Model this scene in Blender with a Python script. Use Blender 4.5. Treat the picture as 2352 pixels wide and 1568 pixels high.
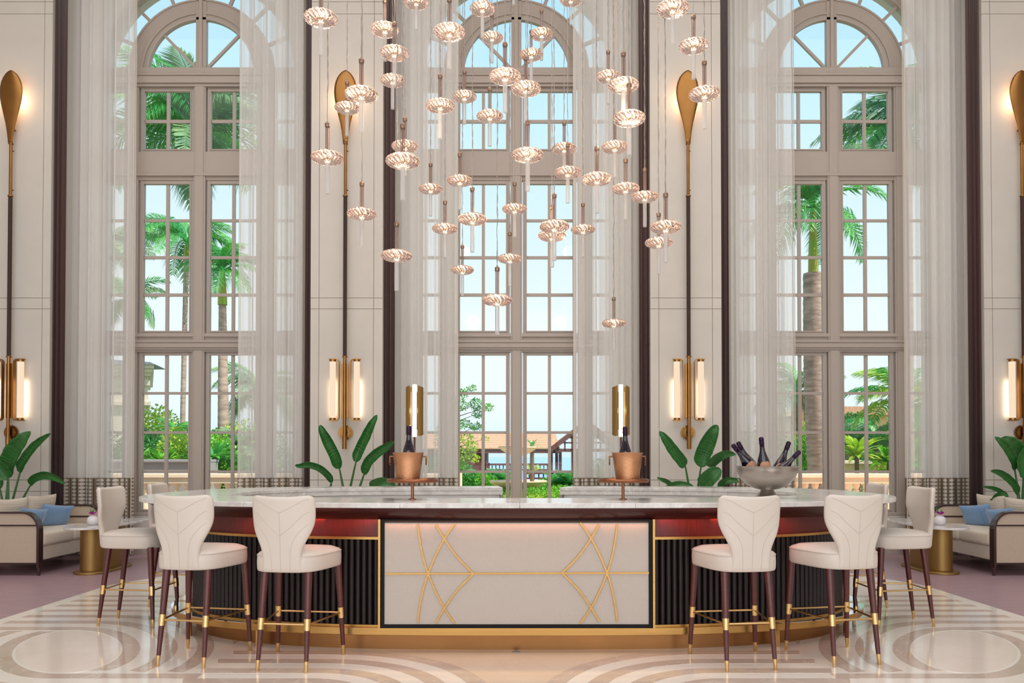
import bpy, bmesh, math, random
from mathutils import Vector, Matrix
random.seed(7)
PI = math.pi
S = bpy.context.scene
COL = S.collection
for o in list(bpy.data.objects): bpy.data.objects.remove(o)

# ------------------------------------------------------------------ camera
F = 1829.0; PX = 1186.0; TH = math.radians(0.9)
YA = 1048 - F*math.tan(TH)
CH = 1.4
cam_d = bpy.data.cameras.new('camera'); cam = bpy.data.objects.new('camera', cam_d); COL.objects.link(cam)
cam.location = (0, 0, CH); cam.rotation_euler = (PI/2+TH, 0, 0)
cam_d.sensor_width = 36; cam_d.lens = 36*F/2352
cam_d.shift_x = -(PX-1176)/2352; cam_d.shift_y = (YA-784)/2352
cam_d.clip_end = 20000
S.camera = cam

# ------------------------------------------------------------------ exposure, world, sun, big lights
vs = S.view_settings; vs.view_transform = 'Standard'; vs.look = 'None'; vs.gamma = 1; vs.use_curve_mapping = False
vs.exposure = 0.0
w = bpy.data.worlds.new('sky'); S.world = w; w.use_nodes = True
nt = w.node_tree; nt.nodes.clear()
wo = nt.nodes.new('ShaderNodeOutputWorld'); bg = nt.nodes.new('ShaderNodeBackground')
tc = nt.nodes.new('ShaderNodeTexCoord'); sx = nt.nodes.new('ShaderNodeSeparateXYZ'); rp = nt.nodes.new('ShaderNodeValToRGB')
nt.links.new(tc.outputs['Generated'], sx.inputs[0]); nt.links.new(sx.outputs['Z'], rp.inputs[0])
nt.links.new(rp.outputs[0], bg.inputs[0]); nt.links.new(bg.outputs[0], wo.inputs[0])
e = rp.color_ramp.elements
e[0].position = 0.0; e[0].color = (.66, .85, .95, 1)
e[1].position = 1.0; e[1].color = (.16, .40, .80, 1)
for p, c in ((.06, (.86, .96, 1, 1)), (.16, (.88, .97, 1, 1)), (.28, (.74, .92, .99, 1)), (.42, (.56, .84, .98, 1)), (.55, (.46, .77, .96, 1))):
    q = e.new(p); q.color = c
bg.inputs[1].default_value = 1.08

def light(name, typ, loc, rot, energy, color=(1,1,1), size=1, size_y=None):
    d = bpy.data.lights.new(name, typ); o = bpy.data.objects.new(name, d); COL.objects.link(o)
    o.location = loc; o.rotation_euler = rot; d.energy = energy; d.color = color
    if typ == 'AREA':
        d.shape = 'RECTANGLE'; d.size = size; d.size_y = size_y or size
    elif typ == 'SUN': d.angle = math.radians(.6)
    else: d.shadow_soft_size = size
    return o
SUN = light('sun', 'SUN', (0, 0, 30), (math.radians(36.6), 0, math.radians(57.4)), 6.0, (1, .94, .84))
# unseen fill areas added to brighten the room, behind the camera and overhead
light('rear_daylight', 'AREA', (0, -5.2, 3.4), (math.radians(90), 0, 0), 730, (.84, .92, 1), 16, 6.4)
light('ceiling_light', 'AREA', (0, 4.6, 9.5), (0, 0, 0), 560, (.95, .97, 1), 16, 6.5)

# ------------------------------------------------------------------ helpers
def ray(x, y):
    u = (x-PX)/F; v = (YA-y)/F
    return u, math.cos(TH)-v*math.sin(TH), math.sin(TH)+v*math.cos(TH)
def P(x, y, Y):
    u, yc, zc = ray(x, y); return Vector((u*Y/yc, Y, CH+Y*zc/yc))
def G(x, y, z=0.0):
    u, yc, zc = ray(x, y); k = (z-CH)/zc; return Vector((u*k, yc*k, z))

def lin(r, g, b):
    def f(c):
        c /= 255.0
        return c/12.92 if c <= .04045 else ((c+.055)/1.055)**2.4
    return (f(r), f(g), f(b), 1)

class MB:
    def __init__(s): s.v = []; s.f = []
    def add(s, vs_, fs):
        n = len(s.v); s.v += [tuple(p) for p in vs_]; s.f += [tuple(i+n for i in q) for q in fs]; return s
    def box(s, x0, x1, y0, y1, z0, z1, M=None):
        vv = [Vector((x, y, z)) for z in (z0, z1) for y in (y0, y1) for x in (x0, x1)]
        if M is not None: vv = [M @ p for p in vv]
        return s.add(vv, [(0,2,3,1),(4,5,7,6),(0,1,5,4),(2,6,7,3),(0,4,6,2),(1,3,7,5)])
    def bar(s, a, b, w, h=None):
        a = Vector(a); b = Vector(b); d = (b-a); L = d.length; q = d.to_track_quat('Z', 'Y').to_matrix().to_4x4()
        M = Matrix.Translation(a) @ q; h = h or w
        return s.box(-w/2, w/2, -h/2, h/2, 0, L, M)
    def tube(s, pts, r, seg=10, cap=True, closed=False):
        pts = [Vector(p) for p in pts]; n = len(pts); rs = r if isinstance(r, (list, tuple)) else [r]*n
        rings = []; prev = None
        for i, p in enumerate(pts):
            if closed: t = pts[(i+1) % n]-pts[i-1]
            else: t = (pts[min(i+1, n-1)]-pts[max(i-1, 0)])
            t.normalize()
            if prev is None:
                up = Vector((0,0,1)) if abs(t.z) < .9 else Vector((1,0,0)); a = t.cross(up).normalized()
            else:
                a = (prev - t*prev.dot(t)).normalized()
            prev = a; b = t.cross(a)
            rings.append([p+(a*math.cos(2*PI*k/seg)+b*math.sin(2*PI*k/seg))*rs[i] for k in range(seg)])
        vv = [q for rg in rings for q in rg]; ff = []
        m = n if closed else n-1
        for i in range(m):
            j = (i+1) % n
            for k in range(seg):
                k2 = (k+1) % seg; ff.append((i*seg+k, i*seg+k2, j*seg+k2, j*seg+k))
        if cap and not closed: ff.append(tuple(range(seg))[::-1]); ff.append(tuple((n-1)*seg+k for k in range(seg)))
        return s.add(vv, ff)
    def lathe(s, prof, seg=24, c=(0,0,0), axis=None, mod=None):
        vv = []; ff = []; n = len(prof); c = Vector(c)
        for (r, z) in prof:
            for k in range(seg):
                a = 2*PI*k/seg; rr = r*(mod(a, r, z) if mod else 1)
                p = Vector((rr*math.cos(a), rr*math.sin(a), z))
                if axis is not None: p = axis @ p
                vv.append(p+c)
        for i in range(n-1):
            for k in range(seg):
                k2 = (k+1) % seg; ff.append((i*seg+k, i*seg+k2, (i+1)*seg+k2, (i+1)*seg+k))
        if prof[0][0] > 1e-5: ff.append(tuple(range(seg))[::-1])
        if prof[-1][0] > 1e-5: ff.append(tuple((n-1)*seg+k for k in range(seg)))
        return s.add(vv, ff)
    def prism(s, poly, fn0, fn1):
        n = len(poly); vv = [fn0(p) for p in poly]+[fn1(p) for p in poly]
        ff = [tuple(range(n))[::-1], tuple(range(n, 2*n))]+[(i, (i+1) % n, n+(i+1) % n, n+i) for i in range(n)]
        return s.add(vv, ff)
    def strip(s, A, B, z0, z1):
        """slab between two polylines A and B (xy) from z0 to z1"""
        n = len(A); vv = []
        for a, b in zip(A, B): vv += [(a[0],a[1],z0),(b[0],b[1],z0),(b[0],b[1],z1),(a[0],a[1],z1)]
        ff = []
        for i in range(n-1):
            p = i*4; q = p+4
            ff += [(p+3,p+2,q+2,q+3),(p,q,q+1,p+1),(p+1,q+1,q+2,p+2),(p,p+3,q+3,q)]
        ff += [(0,1,2,3),(4*n-4,4*n-1,4*n-2,4*n-3)]
        return s.add(vv, ff)
    def mesh(s, name, mat, smooth=False, weld=True):
        me = bpy.data.meshes.new(name); me.from_pydata(s.v, [], s.f); me.update()
        if weld and len(s.v) < 60000:
            bm = bmesh.new(); bm.from_mesh(me); bmesh.ops.remove_doubles(bm, verts=bm.verts, dist=1e-5)
            bmesh.ops.recalc_face_normals(bm, faces=bm.faces); bm.to_mesh(me); bm.free()
        if smooth:
            me.polygons.foreach_set('use_smooth', [True]*len(me.polygons))
            if smooth != 'full':
                try: me.set_sharp_from_angle(angle=math.radians(40))
                except Exception: pass
        if mat is not None: me.materials.append(mat)
        return me
    def build(s, name, mat, parent=None, smooth=False, weld=True, bevel=0, sub=0):
        o = bpy.data.objects.new(name, s.mesh(name, mat, smooth, weld)); COL.objects.link(o)
        if parent is not None: o.parent = parent
        if bevel:
            m = o.modifiers.new('bevel', 'BEVEL'); m.width = bevel; m.segments = 2; m.limit_method = 'ANGLE'
        if sub:
            m = o.modifiers.new('sub', 'SUBSURF'); m.levels = sub; m.render_levels = sub
        return o
def inst(name, me, parent=None, loc=(0,0,0), rot=(0,0,0), sc=(1,1,1)):
    o = bpy.data.objects.new(name, me); COL.objects.link(o)
    if parent is not None: o.parent = parent
    o.location = loc; o.rotation_euler = rot; o.scale = sc
    return o
def empty(name, loc=(0,0,0), rz=0):
    o = bpy.data.objects.new(name, None); COL.objects.link(o); o.location = loc; o.rotation_euler = (0,0,rz); o.empty_display_size = .1
    return o
def tag(o, label, cat, group=None, kind=None):
    o['label'] = label; o['category'] = cat
    if group: o['group'] = group
    if kind: o['kind'] = kind
    return o
def struct(o): o['kind'] = 'structure'; return o
def copy_tree(o, parent=None):
    c = o.copy(); COL.objects.link(c)
    if parent is not None: c.parent = parent
    for ch in list(o.children): copy_tree(ch, c)
    return c

# ------------------------------------------------------------------ materials
def mat(name, col, rough=.5, metal=0, noise=0, nscale=8, bump=0, bscale=60, coat=0, stretch=None, spec=None, emit=None, es=1, sheen=0, trans=0, col2=None):
    m = bpy.data.materials.new(name); m.use_nodes = True; n = m.node_tree; b = n.nodes['Principled BSDF']
    b.inputs['Base Color'].default_value = col; b.inputs['Roughness'].default_value = rough; b.inputs['Metallic'].default_value = metal
    if coat: b.inputs['Coat Weight'].default_value = coat; b.inputs['Coat Roughness'].default_value = .08
    if sheen: b.inputs['Sheen Weight'].default_value = sheen
    if spec is not None: b.inputs['Specular IOR Level'].default_value = spec
    if trans: b.inputs['Transmission Weight'].default_value = trans
    if emit: b.inputs['Emission Color'].default_value = emit; b.inputs['Emission Strength'].default_value = es
    if noise or bump:
        t = n.nodes.new('ShaderNodeTexCoord'); mp = n.nodes.new('ShaderNodeMapping'); n.links.new(t.outputs['Object'], mp.inputs[0])
        if stretch: mp.inputs['Scale'].default_value = stretch
    if noise:
        x = n.nodes.new('ShaderNodeTexNoise'); x.inputs['Scale'].default_value = nscale; x.inputs['Detail'].default_value = 6
        n.links.new(mp.outputs[0], x.inputs[0]); r = n.nodes.new('ShaderNodeValToRGB')
        c2 = col2 or tuple(min(1, c*(1+noise)) for c in col[:3])+(1,); c1 = tuple(c*(1-noise) for c in col[:3])+(1,)
        if col2: c1 = col
        r.color_ramp.elements[0].position = .35; r.color_ramp.elements[1].position = .68
        r.color_ramp.elements[0].color = c1; r.color_ramp.elements[1].color = c2
        n.links.new(x.outputs['Fac'], r.inputs[0]); n.links.new(r.outputs[0], b.inputs['Base Color'])
    if bump:
        x = n.nodes.new('ShaderNodeTexNoise'); x.inputs['Scale'].default_value = bscale; x.inputs['Detail'].default_value = 3
        n.links.new(mp.outputs[0], x.inputs[0]); bp = n.nodes.new('ShaderNodeBump'); bp.inputs['Strength'].default_value = bump; bp.inputs['Distance'].default_value = .01
        n.links.new(x.outputs['Fac'], bp.inputs['Height']); n.links.new(bp.outputs[0], b.inputs['Normal'])
    return m
def veined(name, c1, c2, c3, rough, scale=2.2, vein=.5, coat=0):
    m = mat(name, c1, rough, coat=coat); n = m.node_tree; b = n.nodes['Principled BSDF']
    t = n.nodes.new('ShaderNodeTexCoord')
    a = n.nodes.new('ShaderNodeTexNoise'); a.inputs['Scale'].default_value = scale*1.6; a.inputs['Detail'].default_value = 8; a.inputs['Distortion'].default_value = .8
    r = n.nodes.new('ShaderNodeValToRGB'); r.color_ramp.elements[0].color = c1; r.color_ramp.elements[1].color = c2
    r.color_ramp.elements[0].position = .35; r.color_ramp.elements[1].position = .7
    v = n.nodes.new('ShaderNodeTexNoise'); v.inputs['Scale'].default_value = scale; v.inputs['Detail'].default_value = 5; v.inputs['Distortion'].default_value = 1.4
    r2 = n.nodes.new('ShaderNodeValToRGB'); el = r2.color_ramp.elements
    el[0].position = .485; el[0].color = (0,0,0,1); el[1].position = .5; el[1].color = (vein,)*3+(1,); q = el.new(.515); q.color = (0,0,0,1)
    mx = n.nodes.new('ShaderNodeMixRGB'); mx.inputs[2].default_value = c3
    for k in (a, v): n.links.new(t.outputs['Object'], k.inputs[0])
    n.links.new(a.outputs['Fac'], r.inputs[0]); n.links.new(v.outputs['Fac'], r2.inputs[0])
    n.links.new(r.outputs[0], mx.inputs[1]); n.links.new(r2.outputs[0], mx.inputs[0]); n.links.new(mx.outputs[0], b.inputs['Base Color'])
    return m
M = {}
M['wall'] = mat('painted_wall', lin(207,199,189), .62, noise=.02, nscale=3)
M['joint'] = mat('panel_joint', lin(168,150,135), .8)
M['frame'] = mat('window_paint', lin(178,164,153), .45)  # taupe base carries the backlit shade of white frames
M['ceiling'] = mat('ceiling_paint', lin(230,222,212), .8)
M['marble_floor'] = veined('cream_marble', lin(248,238,228), lin(243,231,220), lin(246,238,230), .10, 1.6, .5)
M['marble_band'] = veined('taupe_marble', lin(214,194,180), lin(205,183,168), lin(234,218,206), .10, 2.2, .6)
M['marble_pink'] = veined('pink_marble', lin(245,230,218), lin(240,223,210), lin(244,234,226), .10, 2.0, .5)
M['marble_sand'] = veined('sand_marble', lin(232,210,190), lin(226,202,181), lin(238,220,204), .11, 2.0, .4)
M['marble_light'] = mat('white_marble_line', lin(246,238,228), .1)
M['counter'] = veined('grey_white_marble', lin(230,226,223), lin(204,198,194), lin(246,244,242), .15, 5.5, .8)
M['carpet'] = mat('mauve_plank', lin(172,142,150), .38, noise=.14, nscale=5, stretch=(.6, 9, 1))
M['mahog'] = mat('mahogany', lin(62,22,22), .28, noise=.25, nscale=6, stretch=(14, 14, 1), coat=.3)
M['mahog_dark'] = mat('dark_mahogany', lin(88,36,33), .32, noise=.14, nscale=5, stretch=(1, 1, 12), coat=.2)
M['walnut'] = mat('dark_walnut', lin(54,30,28), .3, noise=.15, nscale=5, coat=.3)
M['redwood'] = mat('red_mahogany', lin(96,24,18), .35, noise=.25, nscale=7, stretch=(14, 14, 1))
M['flute'] = mat('fluted_wood', lin(26,13,13), .5, noise=.15, nscale=5, stretch=(6, 6, 1))
M['black'] = mat('black_frame', lin(16,15,16), .6, spec=.25)
M['brass'] = mat('satin_brass', lin(224,190,134), .3, metal=1, noise=.06, nscale=3, stretch=(1, 1, 20))
M['brass_bar'] = mat('bar_brass', lin(190,148,88), .34, metal=1, noise=.06, nscale=2, stretch=(1, 1, 20))
M['bronze'] = mat('bar_plinth_bronze', lin(156,110,68), .36, metal=1, noise=.10, nscale=2)
M['brass_dk'] = mat('antique_brass', lin(154,110,62), .3, metal=1, noise=.12, nscale=4)
M['gold'] = mat('gold_brass', lin(166,134,82), .48, metal=1, noise=.05, nscale=3, stretch=(20, 20, 1))
M['copper'] = mat('hammered_copper', lin(200,148,110), .27, metal=1, bump=.35, bscale=120, stretch=(1, 1, 2.2))
M['copper_plain'] = mat('aged_copper', lin(150,100,72), .32, metal=1, noise=.15)
M['steel'] = mat('brushed_steel', lin(176,168,160), .32, metal=1, noise=.08, nscale=3, stretch=(1, 1, 14))
M['chrome'] = mat('polished_steel', lin(225,225,228), .06, metal=1)
M['leather'] = mat('ivory_leather', lin(217,205,194), .42, noise=.015, nscale=3)
M['piping'] = mat('leather_seam', lin(206,192,180), .5)
M['dark_leather'] = mat('braided_leather', lin(58,34,24), .6, bump=.8, bscale=90)
M['fabric'] = mat('woven_cream_fabric', lin(200,188,178), .85, noise=.05, nscale=150, bump=.3, bscale=300)
M['sofa'] = mat('sofa_fabric', lin(222,208,190), .8, noise=.04, nscale=60, stretch=(1,1,.3), sheen=.2)
M['sofa_side'] = mat('sofa_side_fabric', lin(192,172,152), .8, noise=.04, nscale=60)
M['blue'] = mat('blue_satin', lin(118,152,192), .38, noise=.05, nscale=3, sheen=.4)
M['vase'] = mat('white_ceramic', lin(228,222,224), .22)
M['orchid'] = mat('magenta_petal', lin(176,26,150), .45)
M['leafy'] = mat('orchid_leaf', lin(42,130,52), .4)
M['pot'] = mat('planter_clay', lin(120,104,90), .6)
M['soil'] = mat('soil', lin(60,44,34), .9, noise=.3)
M['bottle'] = mat('dark_bottle_glass', lin(26,14,34), .07, coat=.6)
M['foil'] = mat('bottle_foil', lin(44,18,50), .28, metal=.6)
M['label'] = mat('copper_label', lin(206,150,118), .45)
M['ink'] = mat('label_ink', lin(96,56,40), .6)
M['sea'] = mat('sea_water', lin(96,160,214), .25, noise=.08, nscale=.02)
M['stone_peach'] = mat('peach_stone', lin(254,216,186), .75, noise=.08, nscale=3)
M['paving'] = mat('terrace_paving', lin(236,206,176), .8, noise=.08, nscale=2)
M['grass'] = mat('lawn', lin(86,124,52), .9, noise=.3, nscale=2)
M['trunk'] = mat('palm_trunk', lin(176,150,136), .85, noise=.28, nscale=3, stretch=(1.2, 1.2, 5), bump=.6, bscale=12)
M['trunk_red'] = mat('rough_palm_trunk', lin(176,128,104), .9, noise=.3, nscale=6)
M['shaft'] = mat('palm_crownshaft', lin(136,176,58), .45, noise=.2, nscale=2, col2=lin(186,150,70))
M['build'] = mat('building_stucco', lin(226,206,186), .8)
M['build_or'] = mat('orange_stucco', lin(244,196,150), .8)
M['slate'] = mat('roof_slate', lin(140,140,150), .7)
M['pav_wood'] = mat('mauve_timber', lin(112,58,58), .7, noise=.15, nscale=4, stretch=(6, 6, 1))
M['tile'] = mat('terracotta_tile', lin(208,158,124), .85, noise=.18, nscale=14)
M['bark'] = mat('tree_bark', lin(110,92,80), .9)
M['lamp_off'] = mat('ceramic_tube', lin(250,236,214), .4)
M['concrete'] = mat('grey_stone_coping', lin(150,144,146), .8)
M['lead'] = mat('bronze_cap', lin(150,124,108), .35, metal=.9)
M['grey'] = mat('grey_panel', lin(150,140,134), .5)
M['white'] = mat('white_laminate', lin(236,232,228), .4)
M['drape'] = mat('brown_drape', lin(72,42,36), .75, sheen=.3)

def leafmat(name, a, b, rough=.45, scale=1.5, transl=.3):
    m = mat(name, a, rough, noise=.01, nscale=scale, col2=b); n = m.node_tree; bs = n.nodes['Principled BSDF']
    if transl:
        t = n.nodes.new('ShaderNodeBsdfTranslucent'); mx = n.nodes.new('ShaderNodeMixShader'); mx.inputs[0].default_value = transl
        r = [x for x in n.nodes if x.type == 'VALTORGB'][0]
        n.links.new(r.outputs[0], t.inputs[0]); o = n.nodes['Material Output']
        n.links.new(bs.outputs[0], mx.inputs[1]); n.links.new(t.outputs[0], mx.inputs[2]); n.links.new(mx.outputs[0], o.inputs[0])
    return m
M['leaf_a'] = leafmat('foliage_green', lin(58,150,40), lin(150,214,60), .5, 3)
M['leaf_b'] = leafmat('foliage_dark', lin(28,110,62), lin(96,180,80), .5, 3)
M['leaf_y'] = leafmat('foliage_lime', lin(130,186,40), lin(220,226,90), .5, 3)
M['palmleaf'] = leafmat('palm_frond_green', lin(36,140,70), lin(120,206,84), .42, 1.2)
M['palmleaf2'] = leafmat('palm_frond_grey', lin(66,134,100), lin(176,200,140), .45, 1.2)
M['dryleaf'] = mat('dry_frond', lin(188,146,92), .8, noise=.2, nscale=4)
# broad banana leaf: cross ribs as fine relief
def broadleaf():
    m = mat('broad_leaf', lin(30,92,36), .3, coat=.15); n = m.node_tree; b = n.nodes['Principled BSDF']
    uv = n.nodes.new('ShaderNodeUVMap'); sp = n.nodes.new('ShaderNodeSeparateXYZ'); n.links.new(uv.outputs[0], sp.inputs[0])
    x = n.nodes.new('ShaderNodeTexNoise'); x.noise_dimensions = '1D'; x.inputs['Scale'].default_value = 46
    n.links.new(sp.outputs['Y'], x.inputs['W']); r = n.nodes.new('ShaderNodeValToRGB')
    r.color_ramp.elements[0].position = .3; r.color_ramp.elements[0].color = lin(30,88,36); r.color_ramp.elements[1].position = .75; r.color_ramp.elements[1].color = lin(58,128,50)
    n.links.new(x.outputs['Fac'], r.inputs[0]); n.links.new(r.outputs[0], b.inputs['Base Color'])
    bp = n.nodes.new('ShaderNodeBump'); bp.inputs['Strength'].default_value = .5; bp.inputs['Distance'].default_value = .01
    n.links.new(x.outputs['Fac'], bp.inputs['Height']); n.links.new(bp.outputs[0], b.inputs['Normal'])
    return m
M['broad'] = broadleaf()
M['stem'] = mat('plant_stem', lin(50,104,44), .45)

def emis(name, col, strength):
    m = bpy.data.materials.new(name); m.use_nodes = True; n = m.node_tree; n.nodes.remove(n.nodes['Principled BSDF'])
    q = n.nodes.new('ShaderNodeEmission'); q.inputs[0].default_value = col; q.inputs[1].default_value = strength
    n.links.new(q.outputs[0], n.nodes['Material Output'].inputs[0]); return m
M['bulb'] = emis('bulb_glow', (1, .62, .34, 1), 8)
M['tube_glow'] = emis('lamp_tube_glow', (1, .78, .56, 1), .98)
M['core_glow'] = emis('lamp_core_glow', (1, .86, .62, 1), 3.0)
M['led'] = emis('led_strip', (1, .5, .25, 1), 3.0)

def paneglass():
    m = bpy.data.materials.new('window_glass'); m.use_nodes = True; n = m.node_tree; n.nodes.remove(n.nodes['Principled BSDF'])
    t = n.nodes.new('ShaderNodeBsdfTransparent'); t.inputs[0].default_value = (.97, .99, .99, 1)
    g = n.nodes.new('ShaderNodeBsdfGlossy'); g.inputs['Roughness'].default_value = 0
    f = n.nodes.new('ShaderNodeFresnel'); f.inputs[0].default_value = 1.25; mx = n.nodes.new('ShaderNodeMixShader')
    n.links.new(f.outputs[0], mx.inputs[0]); n.links.new(t.outputs[0], mx.inputs[1]); n.links.new(g.outputs[0], mx.inputs[2])
    n.links.new(mx.outputs[0], n.nodes['Material Output'].inputs[0]); return m
M['glass'] = paneglass()
def lampglass(name, tint, spec_tint, ior, diff=.0, dcol=(1,1,1,1)):
    m = bpy.data.materials.new(name); m.use_nodes = True; n = m.node_tree; n.nodes.remove(n.nodes['Principled BSDF'])
    t = n.nodes.new('ShaderNodeBsdfTransparent'); t.inputs[0].default_value = tint
    g = n.nodes.new('ShaderNodeBsdfGlossy'); g.inputs['Roughness'].default_value = .06; g.inputs[0].default_value = spec_tint
    f = n.nodes.new('ShaderNodeFresnel'); f.inputs[0].default_value = ior; mx = n.nodes.new('ShaderNodeMixShader')
    lw = n.nodes.new('ShaderNodeLayerWeight'); lw.inputs[0].default_value = .45
    # glass is denser where seen edge-on
    mc = n.nodes.new('ShaderNodeMixRGB'); mc.inputs[1].default_value = tint; mc.inputs[2].default_value = tuple(c*.55 for c in tint[:3])+(1,)
    n.links.new(lw.outputs['Facing'], mc.inputs[0]); n.links.new(mc.outputs[0], t.inputs[0])
    n.links.new(f.outputs[0], mx.inputs[0]); n.links.new(t.outputs[0], mx.inputs[1]); n.links.new(g.outputs[0], mx.inputs[2])
    last = mx
    if diff:
        d = n.nodes.new('ShaderNodeBsdfTranslucent'); d.inputs[0].default_value = dcol
        d2 = n.nodes.new('ShaderNodeBsdfDiffuse'); d2.inputs[0].default_value = dcol
        m1 = n.nodes.new('ShaderNodeMixShader'); m1.inputs[0].default_value = .5; n.links.new(d.outputs[0], m1.inputs[1]); n.links.new(d2.outputs[0], m1.inputs[2])
        m2 = n.nodes.new('ShaderNodeMixShader'); m2.inputs[0].default_value = diff
        n.links.new(mx.outputs[0], m2.inputs[1]); n.links.new(m1.outputs[0], m2.inputs[2]); last = m2
    n.links.new(last.outputs[0], n.nodes['Material Output'].inputs[0]); return m
def trueglass(name, col, ior, rough=0):
    m = bpy.data.materials.new(name); m.use_nodes = True; n = m.node_tree; n.nodes.remove(n.nodes['Principled BSDF'])
    g = n.nodes.new('ShaderNodeBsdfGlass'); g.inputs[0].default_value = col; g.inputs['Roughness'].default_value = rough; g.inputs['IOR'].default_value = ior
    n.links.new(g.outputs[0], n.nodes['Material Output'].inputs[0]); return m
M['discglass'] = trueglass('ribbed_pink_glass', (1, .958, .942, 1), 1.38)
M['rodglass'] = lampglass('frosted_rod_glass', (.97, .95, .95, 1), (1, 1, 1, 1), 1.4, .45, (.95, .95, .95, 1))
M['tubeglass'] = lampglass('pink_tube_glass', (.92, .84, .83, 1), (1, .95, .92, 1), 1.45, .12, (1, .85, .8, 1))

def sheer():
    m = bpy.data.materials.new('sheer_voile'); m.use_nodes = True; n = m.node_tree; n.nodes.remove(n.nodes['Principled BSDF'])
    d = n.nodes.new('ShaderNodeBsdfDiffuse'); d.inputs[0].default_value = lin(255,250,245)
    t = n.nodes.new('ShaderNodeBsdfTranslucent'); t.inputs[0].default_value = lin(255,252,248)
    m1 = n.nodes.new('ShaderNodeMixShader'); m1.inputs[0].default_value = .34
    tr = n.nodes.new('ShaderNodeBsdfTransparent'); m2 = n.nodes.new('ShaderNodeMixShader')
    lw = n.nodes.new('ShaderNodeLayerWeight'); lw.inputs[0].default_value = .68
    mp = n.nodes.new('ShaderNodeMapRange'); mp.inputs['From Min'].default_value = 0; mp.inputs['From Max'].default_value = 1
    mp.inputs['To Min'].default_value = .50; mp.inputs['To Max'].default_value = 1.0
    n.links.new(lw.outputs['Facing'], mp.inputs['Value'])
    n.links.new(d.outputs[0], m1.inputs[1]); n.links.new(t.outputs[0], m1.inputs[2])
    n.links.new(mp.outputs[0], m2.inputs[0]); n.links.new(tr.outputs[0], m2.inputs[1]); n.links.new(m1.outputs[0], m2.inputs[2])
    n.links.new(m2.outputs[0], n.nodes['Material Output'].inputs[0]); return m
M['sheer'] = sheer()
def hem():
    # woven band: columns of pale ovals on taupe, with darker column lines
    m = bpy.data.materials.new('woven_oval_band'); m.use_nodes = True; n = m.node_tree; b = n.nodes['Principled BSDF']; b.inputs['Roughness'].default_value = .8
    uv = n.nodes.new('ShaderNodeUVMap'); sp = n.nodes.new('ShaderNodeSeparateXYZ'); n.links.new(uv.outputs[0], sp.inputs[0])
    def mth(op, a, b_=None):
        q = n.nodes.new('ShaderNodeMath'); q.operation = op
        for i, v in enumerate((a, b_)):
            if v is None: continue
            if isinstance(v, (int, float)): q.inputs[i].default_value = v
            else: n.links.new(v, q.inputs[i])
        return q.outputs[0]
    fx = mth('SUBTRACT', mth('FRACT', mth('MULTIPLY', sp.outputs['X'], 1/.088)), .5)
    fy = mth('SUBTRACT', mth('FRACT', mth('MULTIPLY', sp.outputs['Y'], 1/.052)), .5)
    r = mth('ADD', mth('MULTIPLY', mth('ABSOLUTE', fx), 2.6), mth('MULTIPLY', mth('ABSOLUTE', fy), 2.0))
    r2 = mth('SQRT', mth('ADD', mth('POWER', mth('MULTIPLY', fx, 2.9), 2), mth('POWER', mth('MULTIPLY', fy, 2.3), 2)))
    rr = mth('ADD', mth('MULTIPLY', r, .5), mth('MULTIPLY', r2, .5))
    cr = n.nodes.new('ShaderNodeValToRGB'); el = cr.color_ramp.elements
    el[0].position = .92; el[0].color = lin(236,228,220); el[1].position = 1.02; el[1].color = lin(150,132,112)
    n.links.new(rr, cr.inputs[0])
    ln = mth('GREATER_THAN', mth('ABSOLUTE', fx), .455)
    mx = n.nodes.new('ShaderNodeMixRGB'); mx.inputs[2].default_value = lin(92,76,58); n.links.new(ln, mx.inputs[0]); n.links.new(cr.outputs[0], mx.inputs[1])
    n.links.new(mx.outputs[0], b.inputs['Base Color'])
    tr = n.nodes.new('ShaderNodeBsdfTransparent'); tl = n.nodes.new('ShaderNodeBsdfTranslucent'); n.links.new(mx.outputs[0], tl.inputs[0])
    m1 = n.nodes.new('ShaderNodeMixShader'); m1.inputs[0].default_value = .35; n.links.new(b.outputs[0], m1.inputs[1]); n.links.new(tl.outputs[0], m1.inputs[2])
    m2 = n.nodes.new('ShaderNodeMixShader'); m2.inputs[0].default_value = .92; n.links.new(tr.outputs[0], m2.inputs[1]); n.links.new(m1.outputs[0], m2.inputs[2])
    n.links.new(m2.outputs[0], n.nodes['Material Output'].inputs[0]); return m
M['hem'] = hem()

# ------------------------------------------------------------------ setting: shell
WY = 11.5      # window wall face
PYF = 10.9     # pier face
HC = 9.6
BAYS = [(-4.615, 'left'), (0.0, 'centre'), (4.615, 'right')]
fl = MB().box(-10, 10, -6, WY+.35, -.3, 0).build('floor', M['marble_floor']); struct(fl)
struct(MB().box(-10, 10, -6, WY+.35, HC, HC+.3).build('ceiling', M['ceiling']))
struct(MB().box(-10.3, -10, -6, WY+.35, -.3, HC).build('wall_left', M['wall']))
struct(MB().box(10, 10.3, -6, WY+.35, -.3, HC).build('wall_right', M['wall']))
struct(MB().box(-10, 10, -6.3, -6, -.3, HC).build('wall_front', M['wall']))
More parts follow.
